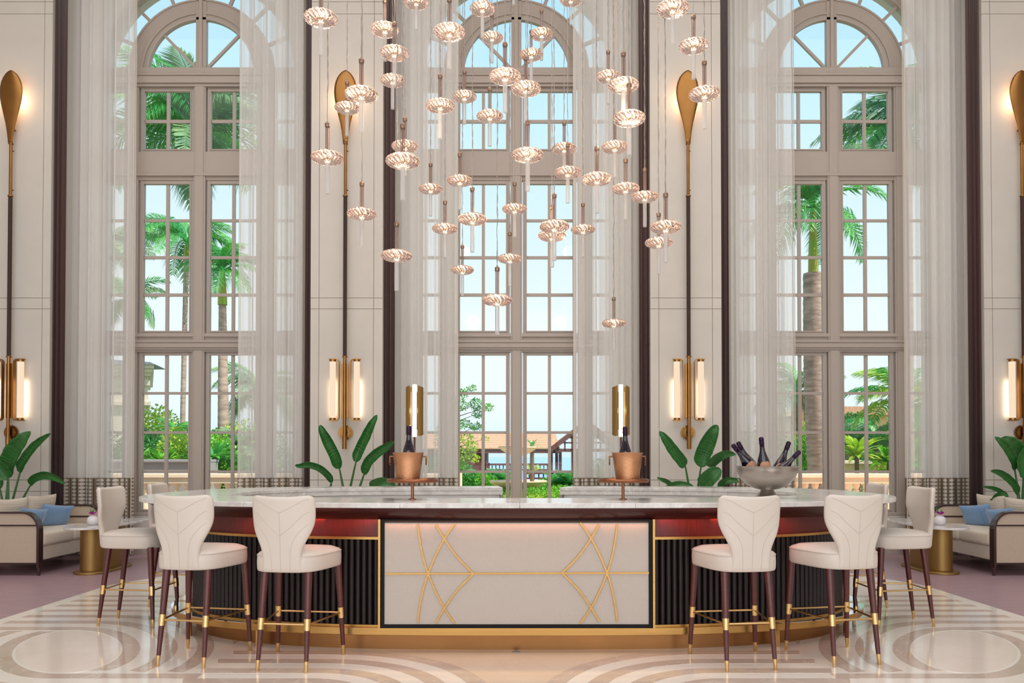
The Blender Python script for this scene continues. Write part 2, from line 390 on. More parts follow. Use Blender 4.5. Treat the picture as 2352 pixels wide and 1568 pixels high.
# window wall with three arched openings
ZC = P(447, 167, 11.6).z       # arch centre height
RO = 1.42
ZB = P(447, 1172, 11.6).z - .03
wb = MB(); Y0, Y1 = WY, WY+.35
edges = [-10]
for cx, _ in BAYS: edges += [cx-RO, cx+RO]
edges.append(10)
for i in range(0, len(edges), 2): wb.box(edges[i], edges[i+1], Y0, Y1, 0, HC)
N = 32
for cx, _ in BAYS:
    wb.box(cx-RO, cx+RO, Y0, Y1, 0, ZB)
    for i in range(N):
        a0 = PI*i/N; a1 = PI*(i+1)/N
        x0, z0 = cx+RO*math.cos(a0), ZC+RO*math.sin(a0); x1, z1 = cx+RO*math.cos(a1), ZC+RO*math.sin(a1)
        q = [(x0, z0), (x0, HC), (x1, HC), (x1, z1)]
        wb.prism(q, lambda p: (p[0], Y0, p[1]), lambda p: (p[0], Y1, p[1]))
struct(wb.build('wall_back', M['wall']))
# piers, faced with separate panels and recessed joints
PIERS = [(-9.9, -6.40), (-2.825, -1.835), (1.84, 2.815), (6.42, 9.9)]
zrow = [0.0, P(795,1128,PYF).z, P(795,1102,PYF).z, P(795,709,PYF).z, P(795,684,PYF).z, P(795,32,PYF).z, P(795,4,PYF).z, HC]
for i, (x0, x1) in enumerate(PIERS):
    pb = MB().box(x0+.012, x1-.012, PYF+.012, WY, 0, HC).build('trim_%d' % (i+1), M['joint']); struct(pb)
    if i in (1, 2): xs = [x0, x0+.115, x1-.125, x1]
    elif i == 0: xs = [x0, -7.9, -7.37, -6.51, x1]
    else: xs = [x0, x0+.115, 7.37, 7.9, x1]
    J = .0035
    for a in range(len(xs)-1):
        for b in range(len(zrow)-1):
            MB().box(xs[a]+(J if a else 0), xs[a+1]-(J if a < len(xs)-2 else 0), PYF, PYF+.02, zrow[b]+J, zrow[b+1]-J).build('wall_panel', M['wall'], pb)
    # side cheeks of the pier
    for xx in (x0, x1-.011):
        MB().box(xx, xx+.011, PYF+.02, WY, 0, HC).build('side_panel', M['wall'], pb)
    bs = MB().box(x0-.01, x1+.01, PYF-.012, PYF, 0, .14).build('baseboard_pier_%d' % (i+1), M['wall'], None, bevel=.003); struct(bs)
for cx, nm in BAYS:
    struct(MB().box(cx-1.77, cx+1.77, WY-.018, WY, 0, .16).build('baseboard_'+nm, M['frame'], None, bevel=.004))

# windows ------------------------------------------------------------
GY = 11.6
def zy(y): return P(447, y, GY).z
def window(cx, idx):
    W = empty('window_%d' % idx, (cx, GY, ZB)); struct(W)
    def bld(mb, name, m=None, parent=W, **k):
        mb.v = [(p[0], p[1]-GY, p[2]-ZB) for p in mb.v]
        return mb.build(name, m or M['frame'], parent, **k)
    rowsA = [(816,900),(906,990),(996,1080),(1085.5,1169.5)]
    rowsB = [(424,504),(510,588.5),(595,674),(681,761)]
    rowsC = [(212,276),(283,345)]
    cols = [(-.825,-.505),(-.46,-.148),(.148,.46),(.505,.825)]
    panes = {}
    def sash(xc, rows, name='sash'):
        x0, x1 = xc[0][0], xc[-1][1]; z1, z0 = zy(rows[0][0]), zy(rows[-1][1])
        b = .052
        mb = MB()
        for (a, b_, c, d) in ((x0-b, x0, z0-b, z1+b), (x1, x1+b, z0-b, z1+b), (x0, x1, z1, z1+b), (x0, x1, z0-b, z0)):
            mb.box(a, b_, GY-.03, GY+.03, c, d)
        # inner bead
        for (a, b_, c, d) in ((x0-.014, x0+.004, z0-.014, z1+.014), (x1-.004, x1+.014, z0-.014, z1+.014), (x0, x1, z1-.004, z1+.014), (x0, x1, z0-.014, z0+.004)):
            mb.box(a, b_, GY-.042, GY-.03, c, d)
        sh = bld(mb, name, bevel=.003)
        for i in range(len(xc)-1):
            bld(MB().box(xc[i][1], xc[i+1][0], GY-.018, GY+.018, z0, z1), 'muntin', parent=sh)
        for j in range(len(rows)-1):
            bld(MB().box(x0, x1, GY-.015, GY+.015, zy(rows[j+1][0]), zy(rows[j][1])), 'muntin', parent=sh)
        for c in xc:
            for (t, b2) in rows:
                bld(MB().box(c[0]-.003, c[1]+.003, GY-.003, GY+.003, zy(b2)-.003, zy(t)+.003), 'pane', M['glass'], parent=sh)
    for rows in (rowsA, rowsB, rowsC):
        sash(cols[:2], rows); sash(cols[2:], rows)
        sash([(-1.367,-1.107)], rows, 'side_sash'); sash([(1.107,1.367)], rows, 'side_sash')
    for x, y0, y1, z, wd in ((0, GY-.07, GY+.05, ZC, .085), (-.985, GY-.06, GY+.04, ZC, .09), (.985, GY-.06, GY+.04, ZC, .09), (-1.42, GY-.05, GY+.05, ZC, .05), (1.42, GY-.05, GY+.05, ZC, .05)):
        mb = MB().box(x-wd, x+wd, y0, y1, ZB, z)
        if wd > .06: mb.box(x-wd+.025, x+wd-.025, y0-.012, y0, ZB, z)
        bld(mb, 'post', bevel=.004)
    # transoms
    def transom(ya, yb, mold):
        mb = MB().box(-RO, RO, GY-.045, GY+.05, zy(yb), zy(ya))
        for (c, d, dy) in mold: mb.box(-RO, RO, GY-.045-dy, GY-.04, zy(d), zy(c))
        bld(mb, 'transom', bevel=.004)
    transom(767, 809, [(767,775,.03),(786,805,.05),(784,789,.09),(789,800,.075),(805,809,.03)])
    transom(352, 416, [(352,402,.02),(402,408,.045)])
    transom(160, 204, [(160,178,.03),(178,182,.09),(182,198,.07),(198,204,.04)])
    bld(MB().box(-RO, RO, GY-.11, GY+.12, ZB-.03, zy(1176)), 'sill', bevel=.004)
    # arch: inner half circle, flat ring, fan
    def ring(r0, r1, y0, y1, name, n=40):
        mb = MB(); A = [(r0*math.cos(PI*i/n), r0*math.sin(PI*i/n)) for i in range(n+1)]; B = [(r1*math.cos(PI*i/n), r1*math.sin(PI*i/n)) for i in range(n+1)]
        mb.strip(A, B, y0, y1); mb.v = [(p[0], p[2], ZC+p[1]) for p in mb.v]
        return bld(mb, name, smooth=True)
    ring(.765, .80, GY-.045, GY+.03, 'arch_bead'); ring(.80, 1.065, GY-.03, GY+.03, 'arch_ring'); ring(.845, .875, GY-.05, GY-.03, 'arch_bead')
    ring(1.365, 1.42, GY-.05, GY+.05, 'arch_frame'); ring(1.04, 1.065, GY-.045, GY+.03, 'arch_bead')
    mb = MB().box(-.075, .075, GY-.045, GY+.04, ZC, ZC+1.05); mb.box(-.025, .025, GY-.07, GY-.04, ZC, ZC+1.06); bld(mb, 'post', bevel=.004)
    zb = zy(159)
    for sgn in (-1, 1):
        for a in (45,):
            c, s_ = math.cos(math.radians(a)), math.sin(math.radians(a))
            bld(MB().bar((sgn*.05, GY, ZC+.03), (sgn*.78*c, GY, ZC+.78*s_), .036, .04), 'muntin')
    for k in range(1, 8):
        a = PI*k/8
        bld(MB().bar((1.06*math.cos(a), GY, ZC+1.06*math.sin(a)), (1.37*math.cos(a), GY, ZC+1.37*math.sin(a)), .04, .045), 'muntin')
    def sector(r0, r1, a0, a1, name):
        n = 8; mb = MB(); A = [(r0*math.cos(a0+(a1-a0)*i/n), r0*math.sin(a0+(a1-a0)*i/n)) for i in range(n+1)]; B = [(r1*math.cos(a0+(a1-a0)*i/n), r1*math.sin(a0+(a1-a0)*i/n)) for i in range(n+1)]
        mb.strip(A, B, GY-.003, GY+.003); mb.v = [(p[0], p[2], ZC+p[1]) for p in mb.v]; bld(mb, name, M['glass'])
    for k in range(8): sector(1.06, 1.37, PI*k/8, PI*(k+1)/8, 'fan_pane')
    for k in range(4): sector(.05, .77, PI*k/4, PI*(k+1)/4, 'arch_pane')
for i, (cx, nm) in enumerate(BAYS): window(cx, i+1)

# marble floor inlay, both halves ------------------------------------
EC = Vector((-3.25, 5.80)); EA, EB = .735, .345; EANG = math.atan2(.83, -.55)
def off_ell(d, n=120, a=EA, b=EB):
    pts = []
    for i in range(n+1):
        t = 2*PI*i/n; px, py = a*math.cos(t), b*math.sin(t); nx, ny = math.cos(t)/a, math.sin(t)/b; L = math.hypot(nx, ny)
        px += nx/L*d; py += ny/L*d
        pts.append((EC.x+px*math.cos(EANG)-py*math.sin(EANG), EC.y+px*math.sin(EANG)+py*math.cos(EANG)))
    return pts
IZ = [0]
def inlay(A, B, m='marble_band', z=.0012):
    IZ[0] += 1; z += .00002*IZ[0]
    for s in (1, -1):
        MB().strip([(s*p[0], p[1]) for p in A], [(s*p[0], p[1]) for p in B], -.01, z).build('inlay', M[m], fl)
def run(pts, test):
    # longest run of consecutive points (cyclic) passing the test
    n = len(pts)-1; ok = [test(pts[i]) for i in range(n)]
    best = []
    for s0 in range(n):
        if ok[s0] and not ok[s0-1]:
            r = []; k = s0
            while ok[k % n] and len(r) < n: r.append(k % n); k += 1
            if len(r) > len(best): best = r
    return best
YT, YBT, YL = 6.47, 5.16, -4.33
for k in range(7):
    d0, d1 = .25*k, .25*k+.115
    Pi, Po = off_ell(d0), off_ell(d1)
    def topy(pts): return max(range(len(pts)-1), key=lambda i: pts[i][1])
    ti, to = topy(Pi), topy(Po)
    # right-hand branch: from the top point clockwise to the cut line
    n = len(Pi)-1
    def branch(pts, st, sgn, lim):
        out = []; i = st
        for _ in range(n):
            p = pts[i % n]; out.append(p)
            if (sgn < 0 and (p[1] < lim or (p[0] > -2.12 and p[1] < 6.6))) or (sgn > 0 and p[1] > lim): break
            i -= 1 if True else -1
        return out
    def resample(pts, m):
        L = [0]
        for a, b in zip(pts, pts[1:]): L.append(L[-1]+math.hypot(a[0]-b[0], a[1]-b[1]))
        r = []; j = 0
        for q in range(m):
            t = L[-1]*q/(m-1)
            while j < len(L)-2 and L[j+1] < t: j += 1
            u = (t-L[j])/max(1e-9, L[j+1]-L[j]); r.append((pts[j][0]+(pts[j+1][0]-pts[j][0])*u, pts[j][1]+(pts[j+1][1]-pts[j][1])*u))
        return r
    A = branch(Pi, ti, -1, 5.235); B = branch(Po, to, -1, 5.235)
    inlay(resample(A, 30), resample(B, 30))
    # straight band leaving the top towards the border
    xl = YL
    inlay([(xl+.0, Pi[ti][1]), (Pi[ti][0], Pi[ti][1])], [(xl+.0, Po[to][1]), (Po[to][0], Po[to][1])])
    # left-hand branch from the bottom point
    bi = min(range(n), key=lambda i: Pi[i][1]); bo = min(range(n), key=lambda i: Po[i][1])
    if k < 3:
        A = branch(Pi, bi, 1, 6.38); B = branch(Po, bo, 1, 6.38)
        inlay(resample(A, 30), resample(B, 30))
        inlay([(-2.02, Pi[bi][1]), (Pi[bi][0], Pi[bi][1])], [(-2.02, Po[bo][1]), (Po[bo][0], Po[bo][1])])
# medallion with a thin white border
inlay(off_ell(-.018, 96), off_ell(0.0, 96), 'marble_light', .002)
for s in (1, -1):
    pts = off_ell(-.018, 72)[:-1]
    MB().prism(pts, lambda p: (s*p[0], p[1], -.01), lambda p: (s*p[0], p[1], .0018)).build('inlay', M['marble_pink'], fl)
# concentric quarter rings in front of the bar
for k in range(6):
    r1 = 1.165-.24*k; r0 = r1-.115
    if r0 < .02: continue
    aa = [PI/2-(PI/2+.3)*i/28 for i in range(29)]
    A = [(-1.3+r0*math.cos(a), 4.6+r0*math.sin(a)) for a in aa]; B = [(-1.3+r1*math.cos(a), 4.6+r1*math.sin(a)) for a in aa]
    inlay(A, B)
    inlay([(-2.0-.02*k, 4.6+r0), (-1.3, 4.6+r0)], [(-2.04-.02*k, 4.6+r1), (-1.3, 4.6+r1)])
cc_ = [(-1.3+1.167*math.cos(a), 4.6+1.167*math.sin(a)) for a in [PI/2-(PI/2+.3)*i/30 for i in range(31)]]
MB().strip(cc_, [(-x, y) for x, y in cc_], -.01, .0006).build('inlay', M['marble_sand'], fl)
# light border strip and mauve planks outside it
bord = [(-4.46, 2.5), (-4.43, 8.7), (-4.0, 9.6), (-3.0, 10.3), (-3.0, 11.4)]
inlay(bord, [(-4.33, 2.5), (-4.30, 8.62), (-3.9, 9.48), (-2.88, 10.2), (-2.88, 11.4)], 'marble_light', .001)
def xb(y):
    for (a, b), (c, d) in zip(bord, bord[1:]):
        if b <= y <= d: return a+(c-a)*(y-b)/max(1e-6, d-b)
    return -4.46
pw = .165; y = 5.6; row = 0
while y < 11.48:
    y1 = min(y+pw, 11.49); xe0, xe1 = xb(y), xb(y1)
    x = -9.4+(.55*row) % 1.5
    xs = [-9.8]
    while x < xe0-.3: xs.append(x); x += 1.6
    for a, b in zip(xs, xs[1:]+[None]):
        for s in (1, -1):
            q = [(a, y+.001), ((b if b else xe0)-.001, y+.001), ((b if b else xe1)-.001, y1-.001), (a, y1-.001)]
            MB().prism(q, lambda p: (s*p[0], p[1], -.01), lambda p: (s*p[0], p[1], .0025)).build('plank', M['carpet'], fl)
    y = y1; row += 1
# small floor outlet in front of the bar
oo = tag(empty('floor_outlet', (0.0, 5.72, 0)), 'small grey outlet cover set in floor before the bar centre', 'outlet')
MB().box(-.028, .028, -.012, .012, 0, .006).build('cover', M['grey'], oo, bevel=.002)
MB().box(-.008, .008, .008, .035, 0, .010).build('stem_cap', M['grey'], oo)

# ------------------------------------------------------------------ curtains
def curtain(x0, x1, x0b, x1b, yc, amp, seed, z0, z1, freq, mtl, name, parent, uvs=False, dens=90):
    rnd = random.Random(seed); nx = int((x1-x0)*dens*2.2)+8; nz = 10
    ph = [rnd.uniform(0, 6.28) for _ in range(4)]; fr = [freq, freq*1.73, freq*.41, freq*2.9]
    v = []; f = []; uv = []
    for j in range(nz+1):
        t = j/nz; z = z1+(z0-z1)*t
        for i in range(nx+1):
            u = i/nx; a = x0+(x1-x0)*u; b = x0b+(x1b-x0b)*u; x = a+(b-a)*t; L = (x1-x0)*u
            y = yc+amp*(math.sin(fr[0]*L+ph[0]+.3*t)+.62*math.sin(fr[1]*L+ph[1]-.2*t)+.9*math.sin(fr[2]*L+ph[2])+.07*math.sin(fr[3]*L+ph[3]))
            x += amp*.35*math.sin(fr[0]*L*1.0+ph[1]+.5)
            v.append((x, y, z)); uv.append((L*1.25, z))
    for j in range(nz):
        for i in range(nx):
            p = j*(nx+1)+i; f.append((p, p+1, p+nx+2, p+nx+1))
    me = bpy.data.meshes.new(name); me.from_pydata(v, [], f); me.update()
    me.polygons.foreach_set('use_smooth', [True]*len(f)); me.materials.append(mtl)
    if uvs:
        ul = me.uv_layers.new(name='UVMap')
        for lp in me.loops: ul.data[lp.index].uv = uv[lp.vertex_index]
    o = bpy.data.objects.new(name, me); COL.objects.link(o); o.parent = parent
    return o
HEMZ = 1.10
SHEERS = [(-6.36,-5.42,'left of the left window','outer'), (-3.90,-3.0,'right of the left window','inner'), (-1.72,-.825,'left of the centre window','left'),
          (.815,1.72,'right of the centre window','right'), (3.02,3.93,'left of the right window','inner'), (5.50,6.38,'right of the right window','outer')]
for i, (a, b, where, _) in enumerate(SHEERS):
    r = empty('sheer_curtain', ((a+b)/2, 11.22, 0))
    tag(r, 'floor-length translucent cream sheer with woven oval hem hanging '+where, 'curtain', 'sheer curtains at the arched windows')
    cxm = (a+b)/2; wd = (b-a)/2
    for (z0, z1, mt, nm, u) in ((HEMZ, 9.45, M['sheer'], 'sheer_panel', False), (.03, HEMZ, M['hem'], 'hem_band', True)):
        k = .35 if nm == 'hem_band' else 0
        # a denser gathered layer and a flat leading part
        curtain(-wd, wd, -wd, wd, 0, .036, 11+i, z0, z1, 37, mt, nm, r, u)
        if nm == 'sheer_panel':     # the gathered outer part lies double
            q0, q1 = (-wd, wd*.05) if i % 2 == 0 else (-wd*.05, wd)
            curtain(q0, q1, q0, q1, .085, .03, 31+i, z0, z1, 57, mt, 'gathered_panel', r, u)
    MB().tube([(-wd if i % 2 else wd, -.01, .03), (-wd if i % 2 else wd, -.01, 9.45)], .006, 6).build('edge_seam', M['sofa'], r)
DR = [(-6.392,-6.235,'left of the left window, beside the far left pier'), (-2.915,-2.832,'right of the left window, tucked behind the pier'),
      (-1.828,-1.68,'left of the centre window'), (1.695,1.832,'right of the centre window'),
      (2.822,2.93,'left of the right window, tucked behind the pier'), (6.24,6.412,'right of the right window, beside the far right pier')]
for i, (a, b, where) in enumerate(DR):
    r = tag(empty('dark_drape', ((a+b)/2, 10.955, 0)), 'narrow dark brown full-height drape '+where, 'curtain', 'brown drapes beside the piers')
    wd = (b-a)/2
    v = MB(); n = 36; A = []; B = []
    for k in range(n+1):
        u = -wd+2*wd*k/n; yy = .018*math.sin(u*95+i)+.01*math.sin(u*210)
        A.append((u, yy)); B.append((u, yy+.012))
    MB().strip(A, B, .02, 9.45).build('drape_panel', M['drape'], r, smooth='full', weld=False)

# ------------------------------------------------------------------ the island bar
BC = Vector((0.01, 7.18)); BN = 2.9
def rad(phi, a, bf, bb=None, n=BN):
    c, s_ = math.cos(phi), math.sin(phi); b = bf if s_ < 0 or bb is None else bb
    return (abs(c/a)**n+abs(s_/b)**n)**(-1/n)
def bp(phi, a, bf, bb=None):
    r = rad(phi, a, bf, bb); return (BC.x+r*math.cos(phi), BC.y+r*math.sin(phi))
def bring(a1, b1, a2, b2, z0, z1, f0=0, f1=2*PI, n=160, bb1=None, bb2=None, a1b=None):
    ph = [f0+(f1-f0)*i/n for i in range(n+1)]
    A = [bp(p, a1, b1, bb1) for p in ph]; B = [bp(p, a2, b2, bb2) for p in ph]
    return MB().strip(A, B, z0, z1)
def bloft(rows, f0, f1, n=160):
    """surface through rows of (a, b, z)"""
    mb = MB(); v = []; f = []
    for (a, b, z) in rows:
        for i in range(n+1):
            p = bp(f0+(f1-f0)*i/n, a, b); v.append((p[0], p[1], z))
    for j in range(len(rows)-1):
        for i in range(n):
            q = j*(n+1)+i; f.append((q, q+1, q+n+2, q+n+1))
    return mb.add(v, f)
bar = tag(empty('island_bar', (BC.x, BC.y, 0)), 'long oval island bar with grey marble counter, fluted mahogany sides and brass base', 'bar')
def BB(mb, name, m, parent=None, **k):
    off = Vector((BC.x, BC.y, 0)); mb.v = [tuple(Vector(p)-off) for p in mb.v]
    return mb.build(name, m, parent or bar, **k)
GA = math.atan2(1.63, .61); GB = math.atan2(1.63, -.21)     # opening in the far side, angles
F0, F1 = GB, GA+2*PI
ZT = 1.075
# counter in slabs with fine joints
cuts = [GB, math.radians(158), math.radians(205), math.radians(243), math.radians(270.5), math.radians(297), math.radians(335), math.radians(382), GA+2*PI]
for c0, c1 in zip(cuts, cuts[1:]):
    BB(bring(3.175, 1.63, 2.50, .93, ZT-.036, ZT, c0+.0006, c1-.0006, 60, 1.63, 1.19), 'counter_slab', M['counter'], bevel=.004, smooth=True)
    BB(bring(3.0, 1.50, 2.505, .935, ZT-.075, ZT-.037, c0+.0006, c1-.0006, 60, 1.50, 1.195), 'counter_core', M['counter'], smooth=True)
# sloped apron under the counter edge
BB(bloft([(3.145,1.60,ZT-.037),(2.95,1.535,.958),(2.90,1.50,.950),(2.66,1.3,.95)], F0, F1), 'apron', M['mahog'], smooth=True)
# front panel extents
XA, XB = -.972, .975
def phx(x, b=1.46):   # angle on the front where the body reaches x
    return math.atan2(-b, x-BC.x) + 2*PI
pl, pr = phx(XA), phx(XB)
secs = [(F0, pl), (pr, F1)]
for (s0, s1) in secs:
    BB(bring(2.71, 1.41, 2.60, 1.30, .18, .96, s0, s1), 'carcass', M['black'], smooth=True)
    BB(bring(2.735, 1.435, 2.70, 1.40, .82, .955, s0, s1), 'upper_band', M['redwood'], smooth=True)
    BB(bring(2.775, 1.475, 2.70, 1.40, .803, .822, s0, s1), 'brass_line', M['brass_bar'], smooth=True)
    BB(bring(2.775, 1.475, 2.70, 1.40, .178, .192, s0, s1), 'brass_line', M['brass_bar'], smooth=True)
# flutes: half-round staves sharing one mesh
flv = MB(); seg = 7; FH = .61
prof = [(-.0205, .006)]+[(.0195*math.cos(PI-PI*i/seg), -.0215*math.sin(PI*i/seg)) for i in range(seg+1)]+[(.0205, .006)]
flv.prism(prof, lambda p: (p[0], p[1], 0), lambda p: (p[0], p[1], FH))
flm = flv.mesh('flute', M['flute'], True)
nfl = 0
for (s0, s1) in secs:
    pts = [bp(s0+(s1-s0)*i/2400, 2.735, 1.435) for i in range(2401)]
    acc = .024; last = pts[0]
    for i in range(1, 2401):
        p = pts[i]; acc += math.hypot(p[0]-last[0], p[1]-last[1])
        if acc >= .0445:
            acc = 0
            if p[1] < 8.1 and nfl < 300:      # the far side is never in view
                q = pts[max(0, i-3)]; ang = math.atan2(p[1]-q[1], p[0]-q[0])
                o = inst('flute', flm, bar, (p[0]-BC.x, p[1]-BC.y, .192), (0, 0, ang)); nfl += 1
        last = p
# brass base: projecting foot ledge and recessed plinth
BB(bring(2.92, 1.50, 2.80, 1.40, .125, .178, F0, F1), 'foot_ledge', M['brass_bar'], smooth=True, bevel=.003)
for s0, s1 in ((math.radians(215), math.radians(325)),):
    BB(bring(2.80, 1.40, 2.60, 1.25, .125, .178, s0, s1), 'foot_ledge', M['brass_bar'], smooth=True)
BB(bring(2.73, 1.385, 2.5, 1.2, 0, .125, F0, F1), 'plinth', M['bronze'], smooth=True)
BB(bring(2.925, 1.505, 2.81, 1.41, .178, .181, math.radians(150), math.radians(214)), 'ledge_top', M['chrome'], smooth=True)
BB(bring(2.925, 1.505, 2.81, 1.41, .178, .181, math.radians(326), math.radians(390)), 'ledge_top', M['chrome'], smooth=True)
for a in (152, 180, 200, 214, 326, 340, 0, 28):
    p = bp(math.radians(a), 2.87, 1.46); BB(MB().box(p[0]-.02, p[0]+.02, p[1]-.012, p[1]+.012, 0, .125), 'support', M['brass_bar'])
# centre panel: black frame, woven field, brass strips
YPN = 5.668
fr = MB(); zt, zb = P(1190,1192,YPN).z, P(1190,1441,YPN).z
xl, xr = XA+.012, XB-.012
fr.box(xl, xr, YPN+.004, YPN+.14, zb, zt)
fr.box(xl, xr, YPN-.012, YPN+.004, zt-.022, zt); fr.box(xl, xr, YPN-.012, YPN+.004, zb, zb+.022)
fr.box(xl, xl+.022, YPN-.012, YPN+.004, zb+.022, zt-.022); fr.box(xr-.022, xr, YPN-.012, YPN+.004, zb+.022, zt-.022)
fp = BB(fr, 'panel_frame', M['black'])
off = Vector((BC.x, BC.y, 0))
BB(MB().box(xl+.024, xr-.024, YPN-.001, YPN+.004, zb+.024, zt-.024), 'woven_panel', M['fabric'], fp)
for x in (XA, XB):
    BB(MB().box(x-.008, x+.008, YPN-.016, YPN+.12, zb-.02, zt+.0), 'brass_trim', M['brass_bar'])
BB(MB().box(XA, XB, YPN-.014, YPN+.1, zb-.024, zb-.001), 'brass_trim', M['brass_bar'])
BB(MB().box(XA, XB, YPN+.02, YPN+.2, zt, zt+.03), 'panel_header', M['mahog'])
ZP = lambda p: P(860+p[0]/3.36, 1140+p[1]/3.36, YPN)
L1 = [(335,212),(352,340),(378,470),(415,590),(470,725),(540,860),(620,976)]
L3 = [(474,214),(540,325),(640,465),(765,592)]
def vm(pts, c=592): return [(x, 2*c-y) for x, y in pts]
def hm(pts, c=1104): return [(2*c-x, y) for x, y in pts]
strips = [[(90,595),(2120,588)], L1, vm(L1, 593), L3, vm(L3, 593), hm(L1), vm(hm(L1), 588), hm(L3), vm(hm(L3), 588)]
def smooth_path(pts, n=24):
    if len(pts) < 3: return pts
    out = []
    for i in range(len(pts)-1):
        p0 = pts[max(i-1, 0)]; p1 = pts[i]; p2 = pts[i+1]; p3 = pts[min(i+2, len(pts)-1)]
        m = max(2, n//(len(pts)-1))
        for k in range(m):
            t = k/m
            out.append(tuple(.5*((2*b)+(c-a)*t+(2*a-5*b+4*c-d)*t*t+(3*b-a-3*c+d)*t**3) for a, b, c, d in zip(p0, p1, p2, p3)))
    out.append(tuple(pts[-1])); return out
for pts in strips:
    q = [ZP(p) for p in smooth_path(pts)]; A = []; B = []
    for i, p in enumerate(q):
        t = (q[min(i+1, len(q)-1)]-q[max(i-1, 0)]).normalized(); nrm = Vector((-t.z, 0, t.x))*.0062
        A.append((p.x+nrm.x, p.z+nrm.z)); B.append((p.x-nrm.x, p.z-nrm.z))
    mb = MB().strip(A, B, -.008, 0); mb.v = [(v[0], YPN+v[2]-.001-.0005*strips.index(pts), v[1]) for v in mb.v]
    BB(mb, 'brass_strip', M['brass_bar'], fp)
# LED lights hidden under the apron
led = light('bar_led', 'AREA', (0, 5.648, .944), (math.radians(-4), 0, 0), 1.3, (1, .36, .16), 1.86, .012)
for a0, a1 in ((2.45, 2.0), (2.0, 1.5), (1.5, 1.05)):
    for s in (1, -1):
        xm = (a0+a1)/2*s; ph = math.atan2(-1.44, xm); p = bp(ph, 2.80, 1.48)
        o = light('bar_led', 'AREA', (p[0], p[1], .948), (0, 0, math.atan2(1, 0)-PI/2), .5, (1, .22, .14), .5, .015)
# inside: white splash panel, painted shadow gap and end posts on the far side
for c0, c1 in ((GB+.02, math.radians(165)), (math.radians(15), GA-.02)):
    BB(bring(2.56, 1.28, 2.54, 1.26, .5, ZT-.075, c0, c1, 60, 1.27, 1.25), 'splash_panel', M['white'], smooth=True)
for c0, c1 in ((GB, GB+.02), (GA-.02, GA)):
    BB(bring(2.9, 1.5, 2.5, .93, 0, ZT-.075, c0, c1, 4, 1.5, 1.17), 'end_post', M['grey'])
for s in (1, -1):
    x0, x1 = (-2.62+0, -1.50) if s < 0 else (1.42, 2.2)
    BB(MB().box(x0, x1, 8.345, 8.50, ZT-.074, ZT-.037), 'shadow_slot', M['grey'])  # grey strip put where shade lies under the counter
BB(bring(2.60, 1.05, 2.45, .90, .2, .92, math.radians(185), math.radians(355), 80), 'inner_cabinet', M['white'], smooth=True)
BB(bring(2.58, .98, 1.6, .30, .90, .925, math.radians(182), math.radians(358), 80), 'work_top', M['counter'], smooth=True)

